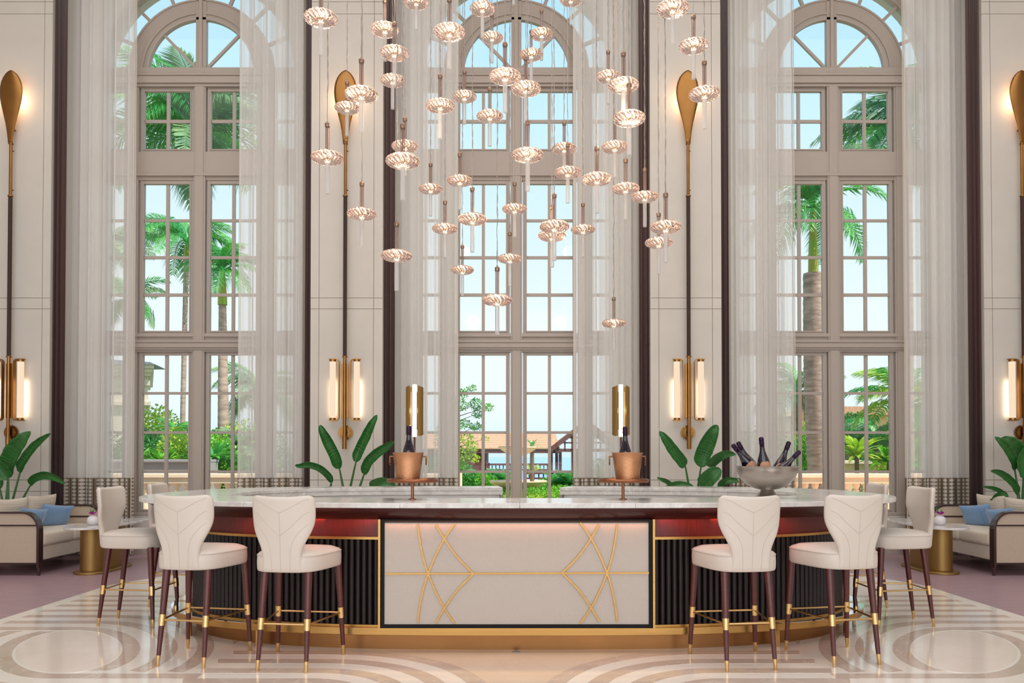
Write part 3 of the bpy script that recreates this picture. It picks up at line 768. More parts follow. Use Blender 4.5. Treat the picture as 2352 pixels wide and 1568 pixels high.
# ------------------------------------------------------------------ bar stools
def wz(z):
    T = [(.645,.136),(.70,.131),(.76,.132),(.80,.140),(.85,.163),(.90,.190),(.95,.208),(1.0,.2155),(1.08,.217),(1.15,.213)]
    for (a, b), (c, d) in zip(T, T[1:]):
        if z <= c: return b+(d-b)*max(0, (z-a))/(c-a)
    return T[-1][1]
ZTOP = 1.148
def back_pt(x, z, front=0.0):
    yb = -.262-.085*(z-.65)-.0*z
    return Vector((x, yb+1.25*x*x*min(1, max(.15, (z-.72)/.25))+front, z))
def make_stool():
    r = empty('bar_stool')
    # seat
    mb = MB(); n = 48; rings = []
    def outline(k, z):
        out = []
        for i in range(n):
            t = 2*PI*i/n; c, s_ = math.cos(t), math.sin(t); e_ = 2/3.6
            X = abs(c)**e_*(1 if c > 0 else -1); Y = abs(s_)**e_*(1 if s_ > 0 else -1)
            hw = .245+.038*Y
            if Y > 0: Yv = .265*Y*(1-.05*X*X)
            else: Yv = .262*Y
            out.append((X*hw*k, Yv*k+.0, z))
        return out
    for k, z in ((.93,.644),(.985,.648),(1.0,.66),(1.006,.70),(1.0,.742),(.985,.754),(.955,.762),(.80,.779),(.5,.788),(.2,.791)): rings.append(outline(k, z))
    v = [p for q in rings for p in q]; f = []
    for j in range(len(rings)-1):
        for i in range(n): i2 = (i+1) % n; f.append((j*n+i, j*n+i2, (j+1)*n+i2, (j+1)*n+i))
    f.append(tuple(range(n))[::-1]); f.append(tuple((len(rings)-1)*n+i for i in range(n)))
    seat = mb.add(v, f).build('seat', M['leather'], r, smooth='full')
    MB().tube(outline(1.003, .749), .0022, 6, closed=True).build('seam', M['piping'], seat, smooth=True)
    # backrest
    nu, nz = 20, 26; zs = [.65+(ZTOP-.65)*(1-(1-j/nz)**1.25) for j in range(nz+1)]; rc = .035
    mb = MB(); v = []; f = []
    def W(z):
        w_ = wz(z); t = z-(ZTOP-rc)
        if t > 0: w_ -= rc-math.sqrt(max(0, rc*rc-t*t))
        return w_
    th = .046
    for side in (0, 1):
        for j in range(nz+1):
            for i in range(nu+1):
                u = -1+2*i/nu; z = zs[j]; x = u*W(z); dz = -.010*(1-u*u)*max(0, (z-1.05)/.1)
                edge = max(0, abs(u)-.86)/.14; tt = .5*th*(1-.55*edge**2)*(1-.45*max(0, (z-(ZTOP-.02))/.02)**2)
                p = back_pt(x, z+dz); d = th/2-tt if side == 0 else th/2+tt
                v.append((p.x, p.y+d, p.z))
    m_ = (nz+1)*(nu+1)
    for side in (0, 1):
        for j in range(nz):
            for i in range(nu):
                q = side*m_+j*(nu+1)+i; f.append((q, q+1, q+nu+2, q+nu+1) if side == 0 else (q, q+nu+1, q+nu+2, q+1))
    for j in range(nz):
        for i in (0, nu): q = j*(nu+1)+i; f.append((q, q+nu+1, q+nu+1+m_, q+m_))
    for i in range(nu):
        for j in (0, nz): q = j*(nu+1)+i; f.append((q, q+1, q+1+m_, q+m_))
    back = mb.add(v, f).build('backrest', M['leather'], r, smooth=True, sub=1)
    def seam(pts, rad_=.0017, fr_=0):
        q = [back_pt(x, z, fr_) for x, z in smooth_path(pts, 28)]
        q = [p+Vector((0, -.0004, 0)) for p in q]
        MB().tube(q, rad_, 5).build('seam', M['piping'], back, smooth=True)
    for s in (1, -1):
        seam([(s*.186,1.126),(s*.14,1.108),(s*.07,1.068),(0,1.035)], .0024)
        seam([(s*.188,1.04),(s*.15,1.02),(s*.08,.95),(0,.885)])
        seam([(s*.184,.960),(s*.15,.935),(s*.095,.87),(s*.07,.80),(s*.064,.72),(s*.062,.655)])
    seam([(0,1.035),(0,.9),(0,.76),(0,.655)])
    # legs with brass collars and ferrules
    LG = [(-.166,-.245,-.150,-.165),(.166,-.245,.150,-.165),(-.244,.245,-.215,.205),(.244,.245,.215,.205)]
    ctr = []
    for (bx, by, tx, ty) in LG:
        def at(z): k = z/.66; return (bx+(tx-bx)*k, by+(ty-by)*k, z)
        def rr(z): return .0125+(.0265-.0125)*(z/.66)**.9
        lg = MB().tube([at(z) for z in (.07,.2,.35,.5,.655)], [rr(z) for z in (.07,.2,.35,.5,.655)], 14).build('leg', M['mahog_dark'], r, smooth=True)
        MB().tube([at(.266), at(.34)], [rr(.266)+.003, rr(.34)+.003], 16).build('collar', M['brass'], lg, smooth=True)
        MB().tube([at(.0), at(.004), at(.072)], [.0095, .011, .0152], 14).build('ferrule', M['brass'], lg, smooth=True)
        ctr.append(Vector(at(.303)))
    for a, b in ((0,1),(2,3),(0,2),(1,3)):
        MB().tube([ctr[a], ctr[b]], .0072, 10).build('stretcher', M['brass'], r, smooth=True)
    return r
proto = make_stool()
STOOLS = [(-2.193,5.553,-8.9,'bar stool seen from behind, leftmost of the four along the bar front'),
          (-1.494,5.438,-7.4,'bar stool seen from behind, just left of the woven centre panel'),
          (1.503,5.462,7.3,'bar stool seen from behind, just right of the woven centre panel'),
          (2.233,5.587,10.5,'bar stool seen from behind, rightmost of the four at the bar front'),
          (-3.205,6.755,-90,'bar stool in side view beside the left sofa table'),
          (3.188,6.735,90,'bar stool in side view beside the right sofa table'),
          (-3.19,7.62,-86,'bar stool behind the left end of the counter, backrest just showing'),
          (3.19,7.56,88,'bar stool behind the right end of the counter, backrest just showing')]
for i, (x, y, a, lb) in enumerate(STOOLS):
    o = proto if i == 0 else copy_tree(proto)
    o.location = (x, y, 0); o.rotation_euler = (0, 0, math.radians(a))
    tag(o, 'ivory leather '+lb, 'bar stool', 'ivory leather bar stools around the bar')

# ------------------------------------------------------------------ lamps, buckets and bottles on the bar
def on(x, y, ydepth): return P(x, y, ydepth)
def bar_lamp(px, where):
    Y = 6.05; c = P(px, 1103, Y); zt_ = c.z
    r = tag(empty('bar_lamp', (c.x, Y, ZT)), 'brass tray lamp with glowing tube between curved shields, '+where, 'lamp', 'tray lamps on the bar')
    z = lambda yy: P(px, yy, Y).z-ZT
    zl = z(1103)
    MB().tube([(0,0,0),(0,0,zl)], .0115, 14).build('post', M['copper_plain'], r, smooth=True)
    MB().lathe([(0,0),(.03,0),(.03,.004),(.012,.008)], 20).build('post_foot', M['copper_plain'], r, smooth=True)
    R_ = .196
    MB().lathe([(0,zl-.006),(R_-.02,zl-.008),(R_-.006,zl-.013),(R_,zl-.002),(R_,zl+.006),(R_-.008,zl+.013),(R_-.016,zl+.012),(R_-.022,zl+.004),(0,zl+.002)], 56).build('tray', M['copper_plain'], r, smooth=True)
    for a in (20, 110, 200, 290):
        MB().lathe([(0,zl+.02),(.006,zl+.018),(.007,zl+.012)], 10, ((R_-.03)*math.cos(math.radians(a)), (R_-.03)*math.sin(math.radians(a)), 0)).build('stud', M['copper_plain'], r, smooth=True)
    yo = .115; z0, z1 = z(1002), z(880)
    MB().tube([(0,yo,zl),(0,yo,z0+.03)], .008, 12).build('stem', M['mahog_dark'], r, smooth=True)
    MB().tube([(0,yo,z0),(0,yo,z1)], .0165, 20).build('glow_tube', M['core_glow'], r, smooth=True)
    for s in (1, -1):
        # outer curved shield with slanted ends, inner plate with a notch
        mb = MB(); A = []; B = []; v = []; f = []; n = 14; R2 = .068
        for i in range(n+1):
            a = math.radians(-62)+math.radians(124)*i/n    # around +-x
            xx = s*R2*math.cos(a); yy = yo+R2*math.sin(a)
            cut = .022*(abs(xx)/R2)
            ccx = s*(R2-.0035)*math.cos(a); ccy = yo+(R2-.0035)*math.sin(a)
            v += [(xx,yy,z0+cut-.005),(xx,yy,z1-cut),(ccx,ccy,z1-cut),(ccx,ccy,z0+cut-.005)]
        for i in range(n):
            p = 4*i; q = p+4; f += [(p,q,q+1,p+1),(p+1,q+1,q+2,p+2),(p+2,q+2,q+3,p+3),(p+3,q+3,q,p)]
        f += [(0,1,2,3),(4*n,4*n+3,4*n+2,4*n+1)]
        mb.add(v, f).build('shield', M['gold'], r, smooth=True)
        MB().box(s*.024-.002, s*.024+.002, yo-.052, yo-.02, z0+.055, z1-.06).build('inner_plate', M['gold'], r)
        for zz in (z0+.08, z1-.08): MB().bar((s*.016, yo-.01, zz), (s*.06, yo-.01, zz), .004).build('pin', M['gold'], r)
    light('lamp_glow', 'POINT', (c.x, Y+yo-.03, ZT+(z0+z1)/2), (0,0,0), .6, (1, .78, .5), .02)
    return c, zl
def bucket(px, c, zl, where, rot):
    s = P(px, 1098, 5.98)
    b = tag(empty('ice_bucket', (s.x, 5.99, ZT+zl+.0035), rot), 'hammered copper champagne bucket with ring handles on the '+where, 'ice bucket', 'copper buckets on the bar')
    H = .208; mod = lambda a, r, z: 1+.004*math.sin(a*34+z*160)
    MB().lathe([(0,.002),(.08,0),(.086,.003),(.095,.07),(.105,.14),(.1135,H-.008),(.1175,H-.004),(.118,H),(.112,H),(.10,.14),(.08,.012),(0,.01)], 72, mod=lambda a, r, z: (mod(a, r, z) if .01 < z < H-.012 and r > .09 else 1)).build('body', M['copper'], b, smooth=True)
    for sgn in (1, -1):
        MB().tube([(sgn*.108,0,H-.03),(sgn*.140,0,H-.03)], .006, 10).build('lug', M['copper_plain'], b, smooth=True)
        pts = [(sgn*.135+.004*math.sin(t), .028*math.sin(t), H-.062-.030*math.cos(t)*-1) for t in [2*PI*k/24 for k in range(24)]]
        MB().tube(pts, .0045, 8, closed=True).build('ring_handle', M['copper_plain'], b, smooth=True)
    return b, s, H
BOT = [(0,0),(.040,0),(.044,.006),(.0445,.02),(.0445,.105),(.043,.130),(.036,.165),(.026,.195),(.0185,.222),(.0158,.25),(.0148,.27)]
FOIL = [(.0157,.235),(.0157,.268),(.0165,.27),(.0172,.278),(.0165,.286),(.0155,.288),(.0165,.293),(.0170,.303),(.0150,.313),(.008,.318),(0,.319)]
def bottle(loc, rot, label, label_on=True):
    r = tag(empty('champagne_bottle', loc), label, 'bottle', 'champagne bottles on the bar')
    r.rotation_euler = rot; r.scale = (1.14,)*3
    b = MB().lathe(BOT, 28).build('glass_body', M['bottle'], r, smooth=True)
    MB().lathe(FOIL, 24).build('foil_cap', M['foil'], r, smooth=True)
    if label_on:
        # shield-shaped label wrapped on the front, with fine print lines
        v = []; f = []; n = 10; m_ = 8
        for j in range(m_+1):
            z = .066+.088*j/m_; t = j/m_; hw = .55+.42*math.sin(PI*min(1, .25+t*.5)) if t > .3 else .35+2.0*t
            hw = min(hw, .93) * (1 if t < .8 else 1-.6*(t-.8)/.2*.5)
            rr = .0449 if z < .105 else (.0449-(z-.105)*.06 if z < .13 else .0434-(z-.13)*.20)
            for i in range(n+1):
                a = -PI/2+hw*(-1+2*i/n); v.append((rr*math.cos(a), rr*math.sin(a), z))
        for j in range(m_):
            for i in range(n): q = j*(n+1)+i; f.append((q, q+1, q+n+2, q+n+1))
        lb = MB().add(v, f).build('label', M['label'], r, smooth=True)
        for z, hw in ((.104,.5),(.098,.3),(.090,.45),(.080,.2)):
            pts = [(.0454*math.cos(-PI/2+hw*(-1+2*i/8)), .0454*math.sin(-PI/2+hw*(-1+2*i/8)), z) for i in range(9)]
            MB().tube(pts, .0007, 4).build('print_line', M['ink'], lb)
    return r
for px, bx, botx, topy, w1, w2, rot in ((947.5,937,939,976,'left bar lamp','in the copper bucket left of the centre window mullion',PI/2*.12),(1431,1441.5,1436,978,'right bar lamp','in the copper bucket right of the centre window mullion',0.05)):
    c, zl = bar_lamp(px, 'left of the bar centre' if px < 1200 else 'right of the bar centre')
    b, s, H = bucket(bx, c, zl, w1, rot)
    zt_ = P(botx, topy, 5.98).z
    xx = P(botx, 1000, 5.98).x
    bottle((xx, 5.985, zt_-.319*1.14), (0, 0, 0), 'dark champagne bottle standing upright '+w2, False)
# steel bowl with five bottles
YB = 6.22; bc_ = P(1762, 1100, YB); bx = bc_.x
bw = tag(empty('wine_bowl', (bx, YB, ZT)), 'large brushed steel footed bowl holding bottles on the right of the bar', 'bowl')
RIM = .232; ZR = P(1762, 1071, YB).z-ZT; ZBm = P(1762, 1124, YB).z-ZT
prof = [(.095,0),(.096,.004),(.078,.022),(.058,.045),(.05,ZBm-.004),(.052,ZBm)]
MB().lathe([(0,.0)]+prof+[(0, ZBm)], 48).build('foot', M['steel'], bw, smooth=True)
pr_ = []
for i in range(15):
    a = PI/2*i/14; pr_.append((.02+(RIM-.02)*math.sin(a)**.93, ZBm-.002+(ZR-ZBm)*(1-math.cos(a))**.95))
inn = [(max(0, r_-.005), z_+.004) for r_, z_ in pr_[::-1]]
MB().lathe([(0, ZBm-.002)]+pr_+[(RIM+.003, ZR+.003),(RIM-.004, ZR+.004)]+inn+[(0, ZBm+.004)], 72).build('bowl_body', M['steel'], bw, smooth=True)
def bowl_bottle(tipx, tipy, dy, lb, Yt, spin=0, show=True):
    tip = P(tipx, tipy, Yt)
    # bottle axis runs from a rest point low in the bowl to the tip
    return tip, lb, spin, show
for tip, foot, lb, spin in (
    ((1682,1020,6.20), (1745,1098,6.27), 'dark champagne bottle leaning far left out of the steel bowl', 0),
    ((1694,1014,6.38), (1738,1093,6.36), 'dark champagne bottle at the back left of the steel bowl, mostly hidden', 0),
    ((1748,1003,6.14), (1757,1096,6.19), 'dark champagne bottle standing nearly upright in the middle of the steel bowl', 0),
    ((1813,1013,6.28), (1782,1096,6.30), 'dark champagne bottle leaning right in the steel bowl, taller of the two', 0),
    ((1838,1035,6.12), (1781,1094,6.16), 'dark champagne bottle tilted furthest right in the steel bowl', 0)):
    a = P(*tip); b = P(*foot); d = (a-b).normalized(); base = a-d*.319*1.14
    q = d.to_track_quat('Z', 'Y'); 
    # keep the label towards the viewer
    Mx = q.to_matrix(); fwd = Mx @ Vector((0, -1, 0)); want = Vector((0, -1, 0)); want = (want-d*want.dot(d)).normalized()
    ang = math.atan2(d.dot(fwd.cross(want)), fwd.dot(want)); rot = (Matrix.Rotation(ang, 3, d) @ Mx).to_euler()
    o = bottle(base, rot, lb); 

# ------------------------------------------------------------------ oar-shaped wall sconces
def sconce(px, label):
    c = P(px, 900, PYF); X = c.x
    r = tag(empty('wall_sconce', (X, PYF, P(px, 1032, PYF).z)), label, 'wall lamp', 'tall oar-shaped brass wall lamps')
    z0 = P(px, 1032, PYF).z
    def z(y): return P(px, y, PYF).z-z0
    s = PYF/F
    yo = -.09
    # paddle: thin curved blade
    prof = [(170,2),(173,8),(178,13.5),(186,19),(196,23),(208,25.5),(220,26),(235,24.5),(252,21),(270,16.5),(290,11.5),(310,7.8),(325,6),(336,5)]
    v = []; f = []; m_ = 10
    for (yy, hw) in prof:
        for i in range(m_+1):
            u = -1+2*i/m_; x = u*hw*s+ (hw/26)*-.004; v.append((x, yo-.02+.028*(u*u)*(hw/26)-.012*(hw/26), z(yy)))
    n1 = len(v)
    for (yy, hw) in prof:
        for i in range(m_+1):
            u = -1+2*i/m_; x = u*hw*s+ (hw/26)*-.004; v.append((x, yo-.014+.028*(u*u)*(hw/26)-.010*(hw/26), z(yy)))
    for j in range(len(prof)-1):
        for i in range(m_):
            q = j*(m_+1)+i; f.append((q, q+1, q+m_+2, q+m_+1)); f.append((n1+q, n1+q+m_+1, n1+q+m_+2, n1+q+1))
        for i in (0, m_): q = j*(m_+1)+i; f.append((q, q+m_+1, q+m_+1+n1, q+n1))
    for i in range(m_):
        for j in (0, len(prof)-1): q = j*(m_+1)+i; f.append((q, q+1, q+1+n1, q+n1))
    MB().add(v, f).build('paddle', M['brass_dk'], r, smooth='full')
    def rod(ya, yb, rad_, m, nm): return MB().tube([(0,yo,z(ya)),(0,yo,z(yb))], rad_, 14).build(nm, m, r, smooth=True)
    rod(334, 457, .021, M['brass_dk'], 'upper_rod'); rod(455, 822, .026, M['dark_leather'], 'wrapped_shaft')
    rod(822, 1012, .022, M['brass_dk'], 'lower_rod'); rod(1003, 1031, .031, M['brass_dk'], 'end_cap')
    for yy, rr in ((336,.031),(455,.034),(821,.036)):
        MB().lathe([(.015,z(yy)-.008),(rr,z(yy)-.007),(rr+.002,z(yy)),(rr,z(yy)+.007),(.015,z(yy)+.008)], 20, (0,yo,0)).build('collar', M['brass_dk'], r, smooth=True)
    for yy in (352, 441): MB().tube([(.018,yo+.01,z(yy)),(.032,yo+.02,z(yy))], .008, 8).build('screw', M['mahog_dark'], r)
    # medallion with radial ribs
    MB().lathe([(0,-.016),(.08,-.016),(.09,-.02),(.098,-.014),(.098,0),(0,0)], 40, (0,-.03,z(993)), axis=Matrix.Rotation(-PI/2, 3, 'X') @ Matrix.Rotation(PI, 3, 'X')).build('medallion', M['brass_dk'], r, smooth=True)
    mdm = MB(); 
    for k in range(24):
        a = 2*PI*k/24; mdm.bar((.02*math.cos(a), -.05, z(993)+.02*math.sin(a)), (.082*math.cos(a), -.05, z(993)+.082*math.sin(a)), .006, .012)
    md = mdm.build('medallion_rib', M['brass_dk'], r); md['kind'] = 'stuff'
    MB().tube([(0,0,z(993)),(0,yo,z(993))], .02, 12).build('arm', M['brass_dk'], r, smooth=True)
    MB().tube([(0,0,z(300)),(0,yo,z(300))], .012, 10).build('arm', M['brass_dk'], r, smooth=True)
    MB().box(-.045, .045, yo+.012, yo+.03, z(960), z(836)).build('back_plate', M['brass_dk'], r, bevel=.003)
    # side brackets and glass tubes
    for sg in (1, -1):
        xi = sg*13*s; xo = sg*36*s; xt = sg*27.5*s; zt2, zb2 = z(826.5), z(966); rc = .045
        path = [(xo, zt2), (xi+sg*rc, zt2)]+[(xi+sg*rc-sg*rc*math.sin(a), zt2-rc+rc*math.cos(a)) for a in (.4,.8,1.2,PI/2)]
        path += [(xi+sg*rc-sg*rc*math.cos(a), zb2+rc-rc*math.sin(a)) for a in (0,.4,.8,1.2)]+[(xi+sg*rc, zb2), (xo, zb2)]
        A = []; B = []; th = .006
        for i, p in enumerate(path):
            a, b = path[max(0, i-1)], path[min(len(path)-1, i+1)]; t = Vector((b[0]-a[0], b[1]-a[1])).normalized(); nn = Vector((-t.y, t.x))*th
            A.append((p[0]+nn.x, p[1]+nn.y)); B.append((p[0]-nn.x, p[1]-nn.y))
        mb = MB().strip(A, B, -.028, .028); mb.v = [(q[0], yo+q[2], q[1]) for q in mb.v]; mb.build('bracket', M['brass_dk'], r, smooth=True)
        MB().tube([(xt,yo,zb2+.02),(xt,yo,zt2-.02)], .0405, 24).build('glass_tube', M['tube_glow'], r, smooth=True)
        for zz, k in ((zt2-.034, 1), (zb2+.006, -1)):
            MB().tube([(xt,yo,zz),(xt,yo,zz+.028)], .044, 20).build('tube_cap', M['brass_dk'], r, smooth=True)
        light('sconce_tube_light', 'AREA', (X+xt+sg*.012, PYF-.046, z0+z(915)), (PI/2, 0, 0), .55, (1, .76, .52), .05, .5)
    # lamp behind the paddle washing the wall
    MB().box(-.022, .022, -.035, -.02, z(245), z(205)).build('led_plate', M['lamp_off'], r)
    light('sconce_wash', 'POINT', (X, PYF-.055, z0+z(232)), (0,0,0), 9, (1, .72, .44), .03)
for px, lb in ((29, 'tall brass oar wall lamp on the far left pier above the left sofa'), (795, 'tall brass oar wall lamp on the pier between left and centre windows'),
               (1579, 'tall brass oar wall lamp on the pier between centre and right windows'), (2343, 'tall brass oar wall lamp on the far right pier, cut by picture edge')):
    sconce(px, lb)

# ------------------------------------------------------------------ sofas, cushions, tables, vases
def pillow(w_, h, t, name, m, parent=None, rib=False, n=20):
    mb = MB(); v = []; f = []
    for side in (1, -1):
        for j in range(n+1):
            for i in range(n+1):
                u = -1+2*i/n; q = -1+2*j/n
                k = (1-abs(u)**2.6)*(1-abs(q)**2.6); z = side*t/2*max(0, k)**.5
                px = 1-.06*(1-abs(q))**1.0*abs(u)**6; x = u*w_/2*(1-.07*(1-q*q)); y = q*h/2*(1-.07*(1-u*u))
                if rib: z += side*.007*math.sin(q*h/2*2*PI/.028)*max(0, k)**.5
                v.append((x, z, y))
    m_ = (n+1)**2
    for s in (0, 1):
        for j in range(n):
            for i in range(n): q = s*m_+j*(n+1)+i; f.append((q, q+1, q+n+2, q+n+1) if s else (q, q+n+1, q+n+2, q+1))
    return mb.add(v, f).build(name, m, parent, smooth='full')
def sofa(s, side):
    r = tag(empty('sofa', (s*-6.05, 10.05, 0)), 'cream upholstered sofa with dark curved wood arm frame by the %s window' % side, 'sofa', 'sofas by the windows')
    ox, oy = s*-6.05, 10.05
    def X(x): return s*x-ox
    def bx(nm, x0, x1, y0, y1, z0, z1, m, par=None, bev=.0, sub=0, smooth=False):
        a, b = sorted((X(x0), X(x1)))
        o = MB().box(a, b, y0-oy, y1-oy, z0, z1).build(nm, m, par or r, bevel=bev, smooth=smooth)
        if bev > .02:
            o.modifiers['bevel'].segments = 5
            for p in o.data.polygons: p.use_smooth = True
        return o
    XB_, XF = -6.62, -5.585
    for (ya, yb, zt_, nm) in ((9.33, 9.41, .752, 'arm_panel'), (10.74, 10.82, .752, 'arm_panel')):
        out = [(XB_, .145)]+[(XB_, zt_)]
        rc = .20
        for k in range(9):
            a = PI/2*k/8; out.append((XF-rc+rc*math.sin(a), zt_-rc+rc*math.cos(a)))
        out.append((XF, .145))
        pan = [(x-.012 if x > XB_ else x, z-.012 if z > .2 else z) for x, z in out]
        ar = MB().prism(pan, lambda p: (X(p[0]), ya+.006-oy, p[1]), lambda p: (X(p[0]), yb-.006-oy, p[1])).build(nm, M['sofa_side'], r)
        A = out[1:]; 
        inner = [(XB_, zt_-.02)]+[(XF-rc+(rc-.026)*math.sin(PI/2*k/8), zt_-rc+(rc-.02)*math.cos(PI/2*k/8)) for k in range(9)]+[(XF-.026, .0)]
        A = A[:-1]+[(XF+.008, .0)] if False else A[:-1]+[(XF, .10)]
        inner[-1] = (XF-.026, .10)
        mb = MB().strip(A, inner, -1, 1); mb.v = [(X(v[0]), (ya-.008 if v[2] < 0 else yb+.008)-oy, v[1]) for v in mb.v]
        mb.build('arm_frame', M['walnut'], r, bevel=.003)
        bx('arm_rail', XB_, XF-.02, ya-.004, yb+.004, .585, .602, M['walnut'])
        bx('arm_rail', XB_, XF-.02, ya-.006, yb+.006, .138, .158, M['walnut'])
        for xx in (XF-.02, XB_+.05):
            MB().tube([(X(xx)-0, (ya+yb)/2-oy, .14), (X(xx)-s*.0, (ya+yb)/2-oy, 0)], [.026, .015], 12).build('leg', M['walnut'], r, smooth=True)
    bx('base_rail', -6.5, XF-.02, 9.41, 10.74, .175, .34, M['sofa'], bev=.012)
    bx('back_frame', XB_, -6.50, 9.41, 10.74, .16, .76, M['sofa_side'], bev=.01)
    bx('back_rail', XB_-.01, -6.49, 9.40, 10.75, .76, .785, M['walnut'], bev=.004)
    for (ya, yb) in ((9.415, 10.075), (10.08, 10.735)):
        bx('seat_cushion', -6.48, XF+.005, ya, yb, .335, .505, M['sofa'], bev=.045)
    for i, (yy, zz) in enumerate(((9.78, .685), (10.40, .695))):
        p = pillow(.62, .50, .19, 'back_cushion', M['sofa'], None, rib=True, n=44); p.name = 'ribbed_cushion'
        p.location = (s*-6.24, yy, zz-.035); p.rotation_euler = (math.radians(-12), math.radians((2 if i else -4)), s*math.radians(90-6)) if s > 0 else (math.radians(-12), math.radians(-2 if i else 4), math.radians(-90+6))
        p.rotation_euler = (math.radians(14), 0, s*math.radians(90))
        tag(p, 'ribbed cream back cushion on the %s sofa, %s' % (side, 'the one nearer the window' if i else 'the one nearer the bar front arm'), 'cushion', 'ribbed sofa cushions')
    for i, (yy, zz) in enumerate(((9.83, .63), (10.36, .645))):
        p = pillow(.44, .30, .12, 'throw_pillow', M['blue'], None, n=22)
        p.location = (s*-5.99, yy, zz-.01); p.rotation_euler = (math.radians(20), s*math.radians(6), s*math.radians(66 if i else 80))
        MB().tube([(.10, .0-.05, -.12), (.102, -.062, 0), (.10, -.05, .12)], .002, 5).build('seam', M['blue'], p)
        tag(p, 'blue satin throw pillow on the %s sofa, %s' % (side, 'out on the seat nearer the window' if i else 'half hidden behind the near arm'), 'pillow', 'blue throw pillows')
    # pedestal table
    t = tag(empty('sofa_table', (s*-5.10, 9.98, 0)), 'long marble-topped table on a brass oval pedestal before the %s sofa' % side, 'table', 'marble sofa tables')
    def stad(hx, hy, z, n=12, rcx=1.0):
        pts = []
        rr = hx*rcx
        for k in range(n+1): a = PI*k/n; pts.append((rr*math.cos(a), hy-rr+rr*math.sin(a)))
        for k in range(n+1): a = PI+PI*k/n; pts.append((rr*math.cos(a), -hy+rr+rr*math.sin(a)))
        return pts
    def slab(hx, hy, z0, z1, nm, m, dx=0, dy=0, bev=.004):
        MB().prism(stad(hx, hy, 0), lambda p: (p[0]+dx, p[1]+dy, z0), lambda p: (p[0]+dx, p[1]+dy, z1)).build(nm, m, t, bevel=bev, smooth=True)
    slab(.245, .76, .545, .572, 'table_top', M['counter'])
    slab(.13, .36, .03, .545, 'pedestal', M['gold'], s*-.02, -.12)
    slab(.20, .47, 0, .03, 'base_plate', M['gold'], 0, -.12, .008)
    v = tag(empty('orchid_vase', (s*-5.13, 9.66, .572)), 'round white vase with a magenta orchid on the %s table' % side, 'vase', 'orchid vases')
    MB().lathe([(0,0),(.034,0),(.05,.01),(.063,.038),(.066,.06),(.058,.09),(.038,.108),(.026,.114),(.024,.120),(.020,.112),(0,.10)], 32).build('vase_body', M['vase'], v, smooth=True)
    rnd = random.Random(3)
    for k in range(9):
        a = 2*PI*k/9; fl_ = MB(); L = .048
        c0 = Vector((.012*math.cos(a), .012*math.sin(a)-.01, .125)); tip = c0+Vector((L*math.cos(a), L*math.sin(a), .018+.02*(k % 2)))
        sd = Vector((-math.sin(a), math.cos(a), 0))*.022; md = (c0+tip)/2+Vector((0,0,.012))
        fl_.add([c0, md-sd, tip, md+sd, md+Vector((0,0,.006))], [(0,1,4),(1,2,4),(2,3,4),(3,0,4)]).build('petal', M['orchid'], v)
    for a, L in ((.4,.075),(1.9,.10),(2.9,.085),(-1.2,.06)):
        c0 = Vector((0,0,.12)); tip = Vector((L*.6*math.cos(a), L*.6*math.sin(a), .12+L)); md = c0.lerp(tip, .5); sd = Vector((-math.sin(a), math.cos(a), 0))*.011
        MB().add([c0, md-sd, tip, md+sd], [(0,1,2),(0,2,3)]).build('leaf', M['leafy'], v)
sofa(1, 'left'); sofa(-1, 'right')

# ------------------------------------------------------------------ broad-leaved potted plants
def leaf(parent, base, pts, hw, fold, facing, off, seed, sway=.0):
    """pts: world midrib points; leaf blade with folded halves; off: parent origin"""
    n = 22; q = smooth_path([tuple(p) for p in pts], n); q = [Vector(p) for p in q]; n = len(q)-1
    v = []; f = []; uv = []; m_ = 8; rnd = random.Random(seed)
    for j, p in enumerate(q):
        t = (q[min(j+1, n)]-q[max(j-1, 0)]).normalized(); side = t.cross(facing).normalized(); nor = side.cross(t).normalized()
        k = j/n; prof = (min(1, (k/.16))**.6) * (1-max(0, (k-.35)/.65)**2.2)**.75 if k < 1 else 0
        for i in range(m_+1):
            u = -1+2*i/m_; a = abs(u); hwl = 1.28*(hw[0] if u < 0 else hw[1])
            ang = fold*a; x = u*hwl*prof*math.cos(ang); d = hwl*prof*a*math.sin(ang)
            wv = .05*hwl*math.sin(j*1.7+seed+3*u)*a
            pt = p+side*x+nor*(d+wv)-off; v.append(pt); uv.append((.5+u/2, k))
    for j in range(n):
        for i in range(m_): a = j*(m_+1)+i; f.append((a, a+1, a+m_+2, a+m_+1))
    me = bpy.data.meshes.new('leaf'); me.from_pydata([tuple(x) for x in v], [], f); me.materials.append(M['broad'])
    me.polygons.foreach_set('use_smooth', [True]*len(f)); ul = me.uv_layers.new(name='UVMap')
    for lp in me.loops: ul.data[lp.index].uv = uv[lp.vertex_index]
    o = bpy.data.objects.new('leaf', me); COL.objects.link(o); o.parent = parent
    so = o.modifiers.new('thick', 'SOLIDIFY'); so.thickness = .0025
    mid = [p-off for p in q[:-2]]
    MB().tube(mid, [.007*(1-.8*i/len(mid)) for i in range(len(mid))], 6).build('midrib', M['stem'], o, smooth=True)
    st = [base-off, base.lerp(q[0], .55)+Vector((0,0,.0))-off, q[0]-off, q[1]-off]
    MB().tube([Vector(x) for x in smooth_path([tuple(x) for x in st], 12)], [.016-.009*i/12 for i in range(13)][:len(smooth_path([tuple(x) for x in st], 12))], 8).build('stem', M['stem'], parent, smooth=True)
